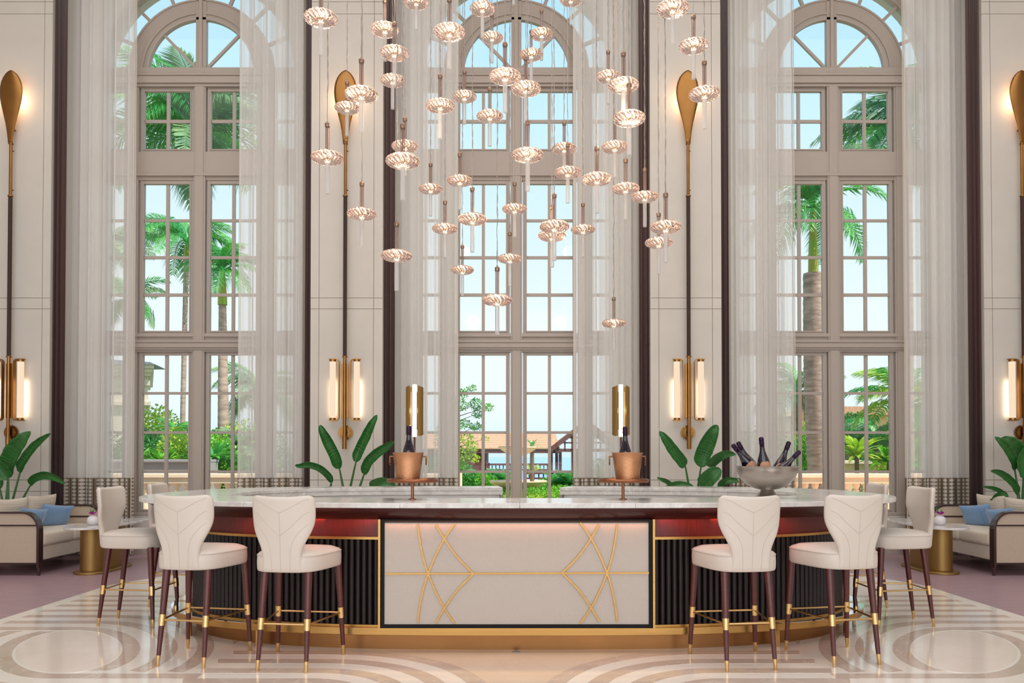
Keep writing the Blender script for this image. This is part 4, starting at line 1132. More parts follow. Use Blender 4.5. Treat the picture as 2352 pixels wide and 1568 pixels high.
def plant(cx, cy, label, leaves, potr=.22, poth=.42):
    r = tag(empty('potted_plant', (cx, cy, 0)), label, 'plant', 'broad-leaved plants by the piers'); off = Vector((cx, cy, 0))
    MB().lathe([(0,0),(potr*.78,0),(potr*.9,poth*.5),(potr,poth),(potr*.93,poth),(potr*.9,poth-.05),(0,poth-.05)], 32).build('planter', M['pot'], r, smooth=True)
    MB().lathe([(0,poth-.035),(potr*.88,poth-.045)], 24).build('soil', M['soil'], r)
    for i, (stem0, pix, Ys, hw, fold, fx) in enumerate(leaves):
        pts = [P(x, y, Y) for (x, y), Y in zip(pix, Ys)]
        a = 2*PI*i/len(leaves); base = Vector((cx+.06*math.cos(a), cy+.06*math.sin(a), poth-.05))
        fac = Vector((fx, -1, .15)).normalized()
        # stem rises from the pot through the point where the photograph shows it
        s0 = P(stem0[0], stem0[1], Ys[0]) if stem0 else None
        o0 = len(r.children)
        leaf(r, s0 or base, pts, hw, fold, fac, off, i*3+1)
        if s0 is not None:
            MB().tube([base-off, (base.lerp(s0, .5)+Vector((0,0,.05)))-off, s0-off], [.018, .016, .015], 8).build('stem', M['stem'], r, smooth=True)
A8 = lambda x, y: (660+x/7.465, 920+y/7.465)
plant(-1.98, 10.2, 'broad-leaved potted plant before the pier between left and centre windows', [
    (A8(955,1480), [A8(895,1170),A8(830,950),A8(700,690),A8(620,540),A8(562,415)], (10.15,10.1,10.05,10.0,10.0), (.085,.055), .75, .2),
    (A8(1080,1480), [A8(1175,1055),A8(1235,880),A8(1370,600),A8(1460,400),A8(1540,245)], (10.2,10.2,10.15,10.1,10.1), (.06,.085), .7, -.2),
    (A8(1240,1480), [A8(1312,1270),A8(1400,1060),A8(1560,900),A8(1720,790),A8(1830,700)], (10.1,10.05,10.0,9.95,9.9), (.06,.07), .7, -.1),
    (A8(740,1480), [A8(755,1400),A8(690,1290),A8(540,1170),A8(360,1118),A8(220,1130),A8(135,1108)], (10.1,10.05,10.0,9.95,9.9,9.9), (.035,.055), .8, .1),
    (None, [A8(1420,1500),A8(1530,1440),A8(1640,1410),A8(1760,1430),A8(1850,1480)], (9.9,9.85,9.8,9.8,9.8), (.06,.05), .5, 0)])
B8 = lambda x, y: (1180+x/3.92, 780+y/3.92)
plant(2.28, 10.2, 'broad-leaved potted plant before the pier between centre and right windows', [
    (B8(1578,1320), [B8(1545,1140),B8(1490,1070),B8(1420,980),B8(1360,890),B8(1314,824)], (10.15,10.1,10.05,10.0,10.0), (.085,.06), .6, .15),
    (B8(1660,1320), [B8(1685,1150),B8(1710,1050),B8(1760,930),B8(1800,840),B8(1834,768)], (10.2,10.2,10.15,10.1,10.1), (.11,.075), .55, -.1),
    (B8(1755,1240), [B8(1775,1150),B8(1815,1105),B8(1870,1065),B8(1930,1040),B8(2000,1036)], (10.1,10.0,9.9,9.85,9.8), (.075,.03), .6, 0),
    (None, [B8(1690,1330),B8(1740,1275),B8(1790,1225),B8(1830,1190),B8(1862,1165)], (9.9,9.85,9.8,9.8,9.8), (.09,.08), .45, -.3),
    (None, [B8(1840,1320),B8(1880,1280),B8(1930,1262),B8(1980,1262),B8(2025,1268)], (9.9,9.85,9.8,9.8,9.8), (.03,.045), .6, 0),
    (None, [B8(1450,1320),B8(1410,1295),B8(1370,1270),B8(1330,1255),B8(1290,1240)], (10.1,10.0,9.95,9.9,9.9), (.035,.02), .5, 0),
    (None, [B8(1380,1330),B8(1440,1305),B8(1500,1298),B8(1560,1304),B8(1620,1320)], (9.9,9.85,9.8,9.8,9.8), (.03,.03), .4, 0)])
C8 = lambda x, y: (x/4.02, 940+y/4.02)
plant(-6.92, 10.45, 'broad-leaved potted plant behind the left sofa', [
    (C8(55,880), [C8(75,625),C8(95,520),C8(150,400),C8(215,300),C8(282,202)], (10.45,10.4,10.35,10.3,10.3), (.12,.10), .45, -.1),
    (C8(105,880), [C8(185,585),C8(225,490),C8(310,370),C8(390,290),C8(472,222)], (10.4,10.35,10.3,10.25,10.2), (.06,.045), .6, 0),
    (C8(180,880), [C8(280,700),C8(330,645),C8(420,615),C8(510,635),C8(600,685)], (10.35,10.3,10.25,10.2,10.15), (.055,.05), .7, .1),
    (C8(30,880), [C8(0,740),C8(-60,600),C8(-160,480),C8(-260,400)], (10.4,10.4,10.4,10.4), (.09,.08), .5, .2),
    (C8(75,880), [C8(78,640),C8(20,560),C8(-60,500),C8(-150,470)], (10.3,10.25,10.2,10.2), (.10,.07), .5, .2)])
D8 = lambda x, y: (2040+x/4.02, 940+y/4.02)
plant(6.92, 10.45, 'broad-leaved potted plant behind the right sofa', [
    (D8(1215,850), [D8(1170,560),D8(1150,480),D8(1100,390),D8(1040,310),D8(985,252)], (10.45,10.4,10.35,10.3,10.3), (.07,.06), .55, .1),
    (D8(1240,850), [D8(1250,600),D8(1225,480),D8(1180,380),D8(1120,310),D8(1045,262)], (10.5,10.5,10.45,10.4,10.4), (.10,.10), .4, .1),
    (D8(1205,850), [D8(1195,790),D8(1150,700),D8(1080,630),D8(1010,585),D8(945,568)], (10.3,10.25,10.2,10.15,10.1), (.05,.05), .6, .1),
    (None, [D8(1100,810),D8(1060,780),D8(1000,745),D8(940,725),D8(868,712)], (10.3,10.25,10.2,10.15,10.1), (.025,.03), .6, 0),
    (None, [D8(960,840),D8(1000,800),D8(1045,790),D8(1080,795),D8(1110,805)], (10.3,10.25,10.2,10.15,10.1), (.03,.03), .5, 0),
    (D8(1270,850), [D8(1290,640),D8(1260,520),D8(1270,430),D8(1300,330)], (10.4,10.4,10.4,10.4), (.11,.10), .4, 0)])

# ------------------------------------------------------------------ chandelier of separate pendants
DD = .25
def make_pendant():
    r = empty('pendant_lamp')
    nr = 20
    # ribbed blown glass: swirled flutes on a flattened bowl
    def shell(k, h, tw, amp, name, m, par):
        prof = []; n = 22
        for i in range(n+1):
            a = PI*i/n; prof.append((max(.0185, DD/2*k*math.sin(a)**.82), -.046*h*math.cos(a)))
        mb = MB(); seg = nr*8
        v = []; f = []
        for (rr, z) in prof:
            for s_ in range(seg):
                a = 2*PI*s_/seg; ph = nr*(a+tw*(z/.046))
                g = 1+amp*(abs(math.sin(ph/2))**.7-.6)*min(1, (rr-.018)/.03)
                zz = z*(1+.5*amp*(abs(math.sin(ph/2))-.6))
                v.append((rr*g*math.cos(a), rr*g*math.sin(a), zz))
        for i in range(n):
            for s_ in range(seg): s2 = (s_+1) % seg; f.append((i*seg+s_, i*seg+s2, (i+1)*seg+s2, (i+1)*seg+s_))
        return mb.add(v, f).build(name, m, par, smooth='full')
    g = shell(1, 1, .25, .085, 'glass_bowl', M['discglass'], r)
    shell(.955, .94, .25, .06, 'inner_glass', M['discglass'], g)
    bl = MB().lathe([(0,-.030),(.006,-.028),(.012,-.012),(.0135,.002),(.011,.018),(.006,.036),(.003,.05),(0,.052)], 14).build('bulb', M['bulb'], r, smooth=True)
    MB().tube([(0,0,.046),(0,0,.248)], .0165, 18).build('upper_tube', M['tubeglass'], r, smooth=True)
    MB().tube([(0,0,.05),(0,0,.245)], .0055, 8).build('inner_rod', M['lead'], r, smooth=True)
    MB().tube([(0,0,-.05),(0,0,-.29)], .0178, 18).build('lower_rod', M['rodglass'], r, smooth=True)
    MB().lathe([(0,.29),(.006,.287),(.008,.278),(.019,.274),(.0205,.270),(.0205,.246),(.018,.242),(0,.242)], 24).build('cap', M['lead'], r, smooth=True)
    return r
pend = make_pendant()
cm = MB(); cm.tube([(.0035*math.sin(k*1.9)+.002*math.sin(k*.7), .003*math.cos(k*1.3), k*.1) for k in range(91)], .0026, 5)
cord_me = cm.mesh('cord', M['grey'], True)
PEND = [
 (737,42,75,'leftmost at the very top, over the dark drape'),
 (830,217,75,'large one overlapping the paddle of the left-centre wall lamp'),
 (797,248,56,'smaller one right on the paddle of the left-centre wall lamp'),
 (752,362,73,'leftmost at mid height, left of the wall lamp rod'),
 (831,491,66,'low on the pier, just right of the wall lamp shaft'),
 (884,68,63,'near the top over the dark drape right of the left-centre pier'),
 (906,122,65,'middle of three stacked over the drape left of the centre window'),
 (902,185,57,'lowest of three stacked over the drape left of the centre window'),
 (956,5,56,'cut by the top edge, above the left sheer of the centre window'),
 (1032,74,72,'large one at the top left of the centre arch'),
 (1011,243,66,'over the left centre sheer, level with the upper square panes'),
 (930,336,60,'behind the biggest lamp by the left centre drape'),
 (925,370,78,'biggest of all, by the left centre drape at mid height'),
 (911,587,70,'lowest of those by the drape left of the centre window'),
 (989,434,54,'small one on the left centre sheer, below the transom line'),
 (1056,415,58,'at the upper left corner of the centre window tall panes'),
 (1067,222,55,'small one in front of the upper left square panes'),
 (1108,20,58,'top edge, above the left half of the centre arch'),
 (1130,87,50,'smallest one inside the left quarter of the centre arch'),
 (1160,176,72,'large one below the arch, left of the centre mullion'),
 (1125,267,60,'in front of the upper square panes, left of the centre mullion'),
 (1208,204,68,'large one on the upper transom, right of the centre mullion'),
 (1220,126,52,'lower of two inside the right quarter of the centre arch'),
 (1244,79,52,'upper of two inside the right quarter of the centre arch'),
 (1180,-46,50,'above the picture, only its rod end showing at the arch mullion'),
 (1311,0,50,'cut by the top edge, above the right centre sheer'),
 (1022,525,58,'on the left centre sheer beside the second row of tall panes'),
 (1085,503,66,'in front of the left tall panes, second row'),
 (1062,620,52,'lower left tall panes, third row'),
 (1171,594,55,'just left of the centre mullion, third row of tall panes'),
 (1182,480,56,'on the centre mullion at the first row of tall panes'),
 (1212,356,72,'large one on the transom just right of the centre mullion'),
 (1296,341,56,'smaller one on the transom at the right centre sheer edge'),
 (1304,396,61,'at the top right corner of the tall panes, by the right sheer'),
 (1273,520,68,'front one of an overlapping pair in the right tall panes'),
 (1268,541,63,'rear one of an overlapping pair in the right tall panes'),
 (1339,527,55,'on the right centre sheer beside the second row of panes'),
 (1371,411,68,'large one on the right centre sheer at the transom height'),
 (1397,176,55,'rear left one of a cluster at upper right centre sheer'),
 (1432,196,70,'front one of the cluster at upper right centre sheer'),
 (1445,272,74,'large one by the right centre drape, below the upper cluster'),
 (1412,338,61,'under the large one by the right centre drape'),
 (1437,433,62,'left of two side by side at the right centre drape'),
 (1481,452,60,'in front of the right centre drape, right of two side by side'),
 (1545,20,72,'top edge on the right-centre pier'),
 (1593,106,66,'just above the paddle of the right-centre wall lamp'),
 (1618,216,70,'rightmost of all, beside the right-centre paddle'),
 (1529,521,71,'front one of the low pair on the right-centre pier'),
 (1513,557,62,'rear lower one of the low pair on the right-centre pier'),
 (1142,689,69,'lowest in the middle, in front of the bottom row of tall panes'),
 (1410,742,54,'lowest of all, alone on the right centre sheer')]
for i, (x, y, wpx, lb) in enumerate(PEND):
    Y = DD*1.0*F/wpx; c = P(x, y, Y)
    o = pend if i == 0 else copy_tree(pend)
    o.location = c; o.rotation_euler = (0, 0, i*1.3)
    tag(o, 'ribbed glass pendant, '+lb, 'pendant lamp', 'ribbed glass pendants of the chandelier')
    inst('cord', cord_me, o, (0, 0, .29), (0, 0, i*2.1), (1, 1, (HC-c.z-.29)/9.0))
for x, y, z, en in ((-.9, 6.6, 4.2, 12), (.9, 6.6, 4.2, 12), (0, 7.2, 3.6, 10), (-1.1, 6.9, 5.6, 12), (1.1, 6.9, 5.6, 12)):
    light('pendant_light', 'POINT', (x, y, z), (0,0,0), en, (1, .72, .45), .15)

# ------------------------------------------------------------------ outdoors
struct(MB().box(-60, 60, WY+.35, 17.2, -.3, -.02).build('terrace', M['paving']))
struct(MB().box(-80, 80, 17.2, 46, -.4, -.05).build('lawn', M['grass']))
sea = MB().box(-9000, 9000, 46, 9000, -9, -8).build('sea', M['sea']); sea['kind'] = 'structure'
def balustrade(x0, x1, Y, label):
    r = tag(empty('balustrade', ((x0+x1)/2, Y, 0)), label, 'balustrade'); cx = (x0+x1)/2
    zt_ = P(400, 1087, Y).z; H = zt_
    MB().box(x0-cx, x1-cx, -.16, .16, H-.09, H).build('cap_rail', M['stone_peach'], r, bevel=.015)
    MB().box(x0-cx, x1-cx, -.12, .12, H-.2, H-.09).build('upper_rail', M['stone_peach'], r, bevel=.01)
    MB().box(x0-cx, x1-cx, -.17, .17, -.02, .14).build('plinth', M['stone_peach'], r, bevel=.01)
    h0, h1 = .14, H-.2; h = h1-h0
    pf = [(.07,0),(.07,.05),(.045,.07),(.05,.12),(.088,.26),(.092,.36),(.06,.56),(.042,.70),(.05,.76),(.064,.80),(.045,.84),(.07,.93),(.07,1)]
    bm_ = MB().lathe([(a, h0+b*h) for a, b in pf], 12).mesh('baluster', M['stone_peach'], True)
    x = x0+.12
    while x < x1-.1: inst('baluster', bm_, r, (x-cx, 0, 0)); x += .205
    for xx in (x0, x1): MB().box(xx-cx-.15, xx-cx+.15, -.17, .17, -.02, H+.05).build('end_pier', M['stone_peach'], r, bevel=.01)
balustrade(-9.6, -1.25, 16.0, 'peach stone balustrade outside the left window')
balustrade(2.6, 9.8, 16.0, 'peach stone balustrade outside the right window')

def frond_mesh(name, m, L=1.0, droop=.75, up=.45, n=44, ll=.34, seed=0, drop2=.5):
    rnd = random.Random(seed); v = []; f = []
    def mid(t): return Vector((L*t*(1-.12*t), 0, L*(up*t-droop*t*t)))
    pts = [mid(i/12) for i in range(13)]
    mb = MB().tube(pts, [.016*(1-.85*i/12) for i in range(13)], 4)
    for i in range(n):
        t = .12+.88*i/(n-1); p = mid(t); tg = (mid(min(1, t+.02))-mid(t-.02)).normalized()
        ln = ll*L*(math.sin(PI*min(1, t*.9+.08))**.6)*rnd.uniform(.85, 1.1)
        for s in (1, -1):
            d = (tg*.65+Vector((0, s, 0))*.8+Vector((0, 0, rnd.uniform(-.05, .3)))).normalized()
            a = p; b = p+d*ln*.55; c = p+d*ln*.95+Vector((0, 0, -drop2*ln*.6)); wv = tg*.0115*L
            mb.add([a-wv*.5, a+wv*.5, b+wv, b-wv, c], [(0,1,2,3),(3,2,4)])
    return mb.mesh(name, m, False, weld=False)
FR = [frond_mesh('frond', M['palmleaf'], seed=k, droop=.7+.12*k, up=.5+.05*k, drop2=.5+.3*k) for k in range(3)]
FR2 = [frond_mesh('frond', M['palmleaf2'], seed=k+9, droop=.8+.1*k, up=.5, drop2=1.0, n=56) for k in range(2)]
FRY = [frond_mesh('frond', M['leaf_y'], seed=k+5, droop=.8, up=.55, drop2=.8) for k in range(2)]
def palm(base, top, r0, r1, L, nf, label, shaft=None, tm='trunk', meshes=FR, seed=0, el=(-.5, 1.1), lean=.0, shaft_r=None):
    rnd = random.Random(seed); base = Vector(base); top = Vector(top)
    r = tag(empty('palm_tree', base), label, 'palm tree'); off = base
    n = 60; pts = []; rs = []
    for i in range(n+1):
        t = i/n; p = base.lerp(top, t)+Vector((lean*math.sin(PI*t), 0, 0)); pts.append(p-off); rs.append((r0+(r1-r0)*t**1.3)*(1+.035*(i % 2)))
    MB().tube(pts, rs, 12).build('trunk', M[tm], r, smooth=True)
    ct = top
    if shaft:
        q = [top-off+Vector((0,0,shaft*t)) for t in (0, .25, .6, 1)]; sr = shaft_r or r1
        MB().tube(q, [sr*1.12, sr*1.05, sr*.8, sr*.5], 14).build('crownshaft', M['shaft'], r, smooth=True); ct = top+Vector((0,0,shaft))
    for k in range(nf):
        a = 2*PI*k/nf*2.618+rnd.uniform(-.2, .2); e_ = el[0]+(el[1]-el[0])*((k*.618) % 1)
        inst('frond', meshes[k % len(meshes)], r, ct-off, (rnd.uniform(-.25, .25), -e_, a), (L*rnd.uniform(.85, 1.1),)*3)
    return r
def pp(x, y, Y): p = P(x, y, Y); return (p.x, p.y, p.z)
def gp(x, Y): p = P(x, 1080, Y); return (p.x, Y, -.05)
palm(gp(416, 27), pp(428, 590, 27), .085, .08, 2.0, 15, 'slender palm left of the left window mullion with long drooping fronds', shaft=.5, seed=2, el=(-.35,.9), tm='trunk')
palm(gp(515, 22), pp(511, 700, 22), .17, .10, 1.25, 18, 'royal palm with orange-green crownshaft right of the left window mullion', shaft=.95, seed=4, el=(-.5,1.35), meshes=FR, shaft_r=.115)
palm(gp(450, 19), pp(446, 360, 19), .12, .11, 2.3, 26, 'tall palm filling the upper panes of the left window', shaft=.5, seed=7, el=(-.45,1.2), meshes=FR+FR2)
palm(gp(295, 24), pp(296, 690, 24), .12, .1, 1.35, 14, 'palm behind the left window left sheer, fronds at pane edge', seed=9, el=(-.5,1.1), meshes=FR2[:1]+FR[:1])
palm(gp(590, 30), pp(590, 900, 30), .12, .1, 1.9, 14, 'short palm behind the right sheer of the left window', seed=12, el=(-.4,1.0), meshes=FR2+FR[:1])
palm(gp(236, 32), pp(246, 560, 32), .13, .1, 2.2, 14, 'distant palm ghosted behind the left window left sheer', seed=19, el=(-.5,1.0), meshes=FR2)
palm(gp(1893, 17.6), pp(1868, 628, 17.6), .285, .215, 1.7, 16, 'stout royal palm with bright green crownshaft in the right window', shaft=1.45, seed=5, el=(-.55,1.4), lean=-.05, meshes=FR+FR2[:1], shaft_r=.10)
palm(gp(2085, 21), pp(2082, 345, 21), .16, .13, 2.3, 22, 'palm crown at the right of the right window upper panes', shaft=.5, seed=21, el=(-.35,1.2), meshes=FR2+FR[:1])
palm(gp(1830, 30), pp(1832, 905, 30), .24, .22, 1.8, 16, 'squat rough-trunked palm behind the right window left panes', tm='trunk_red', seed=23, el=(-.5,1.2), meshes=FR2+FR[:1])
palm(gp(2080, 24), pp(2084, 930, 24), .16, .14, 2.0, 18, 'arching lime-tipped palm at the right edge of right window', seed=27, el=(-.4,1.1), meshes=FRY+FR[:1])
palm(gp(2015, 26), pp(2010, 1010, 26), .12, .12, 1.4, 16, 'low spreading dark palm in the right window lower panes', seed=29, el=(-.5,.9), meshes=FR[:1]+FR2[:1])
palm(gp(1960, 28), pp(1940, 1000, 28), .12, .12, 1.4, 14, 'low palm behind the right window mullion', seed=31, el=(-.4,.9))

def foliage(r, off, c, rad_, n, ls, m, seed, name='foliage'):
    rnd = random.Random(seed); v = []; f = []
    for _ in range(n):
        while True:
            u = Vector((rnd.uniform(-1,1), rnd.uniform(-1,1), rnd.uniform(-1,1)))
            if .25 < u.length < 1: break
        u = u.normalized()*(.45+.55*rnd.random()**.6); p = Vector((c[0]+u.x*rad_[0], c[1]+u.y*rad_[1], c[2]+u.z*rad_[2]))-off
        d = (Vector((rnd.uniform(-1,1), rnd.uniform(-1,1), rnd.uniform(-.3,1)))+u*.6).normalized(); s_ = d.cross(Vector((rnd.uniform(-1,1), rnd.uniform(-1,1), rnd.uniform(-1,1)))).normalized()
        L = ls*rnd.uniform(.7, 1.3)*.62; W = L*.36; k = len(v)
        v += [p, p+d*L*.5+s_*W, p+d*L, p+d*L*.5-s_*W]; f.append((k, k+1, k+2, k+3))
    me = bpy.data.meshes.new(name); me.from_pydata([tuple(q) for q in v], [], f); me.materials.append(m)
    o = bpy.data.objects.new(name, me); COL.objects.link(o); o.parent = r; o['kind'] = 'stuff'; return o
def bush(x, Y, ytop, w_, ms, label, n=1300, ls=.12, seed=0, ybase=None, rz_=None):
    c = P(x, ytop, Y); H = max(.4, c.z); r = tag(empty('garden_bush', (c.x, Y, -.05)), label, 'bush', 'bushes in the garden'); off = Vector((c.x, Y, -.05))
    rnd = random.Random(seed)
    for k in range(4): 
        a = k*1.7; MB().tube([(0,0,0),(w_*.25*math.cos(a), w_*.2*math.sin(a), H*.45),(w_*.4*math.cos(a), w_*.3*math.sin(a), H*.8)], [.03,.02,.01], 6).build('branch', M['bark'], r)
    for k, m in enumerate(ms):
        cc = (c.x+rnd.uniform(-.25,.25)*w_, Y+rnd.uniform(-.2,.2), H*(.52 if len(ms) == 1 else .42+.2*k))
        foliage(r, off, cc, (w_*.5, w_*.4, H*.5), int(2.3*n)//len(ms), ls, M[m], seed*7+k, 'foliage')
    return r
def rosette(x, Y, ybase, R, n, label, m='leaf_y', seed=0, wd=.07, up=.9):
    c = P(x, ybase, Y); r = tag(empty('rosette_plant', (c.x, Y, c.z)), label, 'plant', 'rosette plants in the garden'); rnd = random.Random(seed)
    MB().tube([(0,0,-c.z), (0,0,.05)], [.06,.05], 8).build('stem', M['bark'], r, smooth=True)
    for k in range(n):
        a = k*2.4; e_ = rnd.uniform(.1, 1.25)*up; L = R*rnd.uniform(.8, 1.1); mb = MB(); v = []; f = []
        for j in range(6):
            t = j/5; h = Vector((math.cos(a), math.sin(a), 0)); p = h*L*t*math.cos(e_)+Vector((0,0,L*(t*math.sin(e_)-.35*t*t)))
            s_ = Vector((-math.sin(a), math.cos(a), 0))*wd*math.sin(PI*min(1, t*.92+.08))*R; v += [p-s_, p+Vector((0,0,-.15*wd*R)), p+s_]
        for j in range(5): q = 3*j; f += [(q,q+1,q+4,q+3),(q+1,q+2,q+5,q+4)]
        mb.add(v, f).build('leaf', M[m], r, weld=False)
    return r
# planting seen through the left window
bush(340, 26, 985, 2.2, ['leaf_a','leaf_b'], 'pale green bush beside the building corner in the left window', seed=1, n=2600, ls=.13)
bush(395, 23, 955, 1.6, ['leaf_a','leaf_y'], 'bright round bush left of the left window mullion', seed=2, n=3000, ls=.13)
bush(352, 20, 1012, 1.4, ['leaf_y','leaf_b'], 'yellow-green low bush in the left window, third pane row', seed=3, n=2200, ls=.11)
bush(415, 19.5, 1000, 1.0, ['leaf_a','leaf_y'], 'leafy bush at the foot of the slender palm', seed=4, n=2000, ls=.11)
rosette(375, 18.6, 1066, .7, 30, 'low rosette plant with broad bright leaves by the left balustrade', 'leaf_a', 3, .09)
rosette(322, 18.8, 1052, .5, 14, 'small rosette plant at the left pane edge', 'leaf_a', 4, .09)
bush(485, 24, 1000, 1.2, ['leaf_b','leaf_a'], 'dark bush left of the royal palm trunk', seed=5, n=2400, ls=.12)
bush(500, 19, 1015, 1.3, ['leaf_b','leaf_a'], 'lush green bush in front of the royal palm trunk', seed=6, n=2600, ls=.11)
bush(552, 22, 985, 1.5, ['leaf_a','leaf_y'], 'tall bush right of the royal palm trunk', seed=7, n=2600, ls=.13)
bush(620, 21, 1000, 2.2, ['leaf_a','leaf_b'], 'green bush behind the right sheer of the left window', seed=8, n=2600, ls=.13)
bush(235, 21, 1000, 2.4, ['leaf_a','leaf_b'], 'green bush behind the left sheer of the left window', seed=9, n=2600, ls=.13)
rosette(490, 18.2, 1052, .8, 40, 'feathery rosette in front of the royal palm', 'palmleaf', 8, .06)
MB_ = tag(empty('garden_wall', (P(370,1080,17.6).x, 17.6, 0)), 'low grey stone planter wall behind the left balustrade', 'wall')
a, b = P(318, 1062, 17.6), P(470, 1062, 17.6)
MB().box(a.x-2-MB_.location.x, b.x-MB_.location.x+.2, -.25, .25, -.05, a.z).build('wall_body', M['concrete'], MB_)
MB().box(a.x-2-MB_.location.x, b.x-MB_.location.x+.2, -.32, .32, a.z, a.z+.07).build('coping', M['concrete'], MB_, bevel=.02)
for k, (x, Y, yt, lb, ms) in enumerate(((400,21,985,'arching feathery palm clump in the left window second pane row',FR),(345,22.5,1000,'pale feathery palm clump beside the building corner',FR2),(500,20,1030,'feathery palm clump before the royal palm trunk',FR),(548,20.5,1010,'feathery palm clump right of the royal palm trunk',FR2))):
    palm((P(x,1080,Y).x, Y, -.05), (P(x,yt,Y).x, Y, P(x,yt,Y).z-.25), .06, .05, .8, 14, lb, seed=60+k, el=(-.1,1.35), meshes=ms)
# building corner
bd = tag(empty('stucco_building', (-19.5, 34, 0)), 'pale stucco building corner with stepped cornice at the left window edge', 'building')
xr_ = P(341, 900, 34).x+19.5
zt_ = P(341, 845, 34).z
def corner(x1, y0, z0, z1): 
    k = (34+9)/34.0
    return MB().prism([(-9, y0), (x1, y0), ((x1-19.5)*k+19.5-.3, 9), (-12, 9)], lambda p: (p[0], p[1], z0), lambda p: (p[0], p[1], z1))
corner(xr_, 0, -.05, zt_).build('wall', M['build'], bd)
for k, (dz0, dz1, dx) in enumerate(((-1.6,-1.45,.18),(-.75,-.55,.12),(-.35,-.2,.2),(-.2,-.05,.32),(-.05,.1,.42))):
    corner(xr_+dx, -dx, zt_+dz0, zt_+dz1).build('cornice', M['build'], bd)
MB().prism([(-9, zt_+.1), (xr_+.5, zt_+.1), (xr_+.3, zt_+.2), (-9, zt_+1.0)], lambda p: (p[0], -.5, p[1]), lambda p: (p[0]-.4, 1.5, p[1])).build('roof', M['slate'], bd)
# planting seen through the right window
bush(1822, 24, 1010, 1.6, ['leaf_a','leaf_y'], 'yellow-green bush left of the stout palm trunk', seed=11, n=2600, ls=.12)
bush(1850, 20.5, 990, 1.0, ['leaf_b','leaf_a'], 'dense bush directly beside the stout palm trunk', seed=12, n=2200, ls=.11)
bush(1975, 29, 950, 2.4, ['leaf_b'], 'dark green bush under the distant tiled roof', seed=13, n=2600, ls=.15)
bush(2085, 27, 945, 1.6, ['leaf_y','leaf_a'], 'lime feathery bush at the right of the right window', seed=14, n=3000, ls=.14)
rosette(1968, 18.8, 1048, .95, 40, 'large bright rosette plant behind the right balustrade', 'leaf_y', 13, .075)
rosette(2042, 18.6, 1062, .8, 36, 'broad-leaved rosette beside the orange wall', 'leaf_a', 14, .09)
bush(2025, 19.4, 1052, 1.0, ['leaf_a','leaf_y'], 'low mixed bush below the orange wall', seed=15, n=1800, ls=.1)
bush(1740, 22, 1000, 2.4, ['leaf_a','leaf_b'], 'green bush behind the left sheer of the right window', seed=16, n=2600, ls=.13)
bush(2130, 22, 990, 2.4, ['leaf_a','leaf_b'], 'green bush behind the right sheer of the right window', seed=17, n=2600, ls=.13)
ob = tag(empty('orange_house', (P(2034,1000,33).x, 33, 0)), 'orange stucco house wall at the right window edge', 'building')
MB().box(0, 8, 0, 6, -.05, P(2034, 985, 33).z).build('wall', M['build_or'], ob)
MB().box(-.1, 8.1, -.1, 6.1, P(2034,985,33).z, P(2034,985,33).z+.15).build('cornice', M['build_or'], ob)
tr = tag(empty('tiled_roof_house', (P(1930,960,44).x, 44, 0)), 'distant house with pale terracotta roof in the right window', 'building')
z0_, z1_ = P(1960,953,44).z, P(1960,934,44).z
MB().box(-2, 3, 0, 6, -.05, z0_).build('wall', M['build_or'], tr)
MB().prism([(-2.4, z0_), (3.4, z0_), (2.2, z1_), (-1.2, z1_)], lambda p: (p[0], -.4, p[1]), lambda p: (p[0], 6, p[1])).build('roof', M['tile'], tr)
cu = tag(empty('garden_curb', (P(1975,1070,20).x, 20, 0)), 'pale stone curb behind the right balustrade', 'wall')
MB().box(-.9, .55, -.2, .2, -.05, P(1975,1066,20).z).build('curb_body', M['stone_peach'], cu); MB().box(-1, .6, -.28, .28, P(1975,1066,20).z, P(1975,1057,20).z).build('coping', M['build'], cu, bevel=.02)

# centre view: pavilion, railings, fountain, hedge, tree
pv = tag(empty('garden_pavilion', (0, 40, 0)), 'open timber pavilion with terracotta tiled roof and mauve walls by the sea', 'pavilion')
def Q(x, y, Y=40): p = P(x, y, Y); return p
zr, ze = Q(1180,994,43).z, Q(1180,1030,38.6).z
xl_, xr_ = Q(1030,1000).x-2.5, Q(1282,1000).x
nrow = 9
for k in range(nrow):
    t0, t1 = k/nrow, (k+1)/nrow; y0 = 38.6+(4.4)*t0-40; y1 = 38.6+4.4*t1-40; z0 = ze+(zr-ze)*t0; z1 = ze+(zr-ze)*t1
    MB().add([(xl_,y0,z0+.05),(xr_,y0,z0+.05),(xr_,y1,z1+.02),(xl_,y1,z1+.02),(xl_,y0,z0-.02),(xr_,y0,z0-.02)], [(0,1,2,3),(4,5,1,0)]).build('tile_row', M['tile'], pv)
MB().box(xl_, xr_, -1.35, -1.2, ze-.22, ze-.02).build('eave_beam', M['pav_wood'], pv)
MB().box(Q(1050,1050).x-2, Q(1118,1050).x, -1.2, 2.5, -.05, ze-.1).build('side_wall', M['pav_wood'], pv)
for x in (1118, 1264, 1276, 1284, 1312, 1322):
    p = Q(x, 1050); MB().box(p.x-.07, p.x+.07, -1.2, -1.05, -.05, ze-.05).build('post', M['pav_wood'], pv)
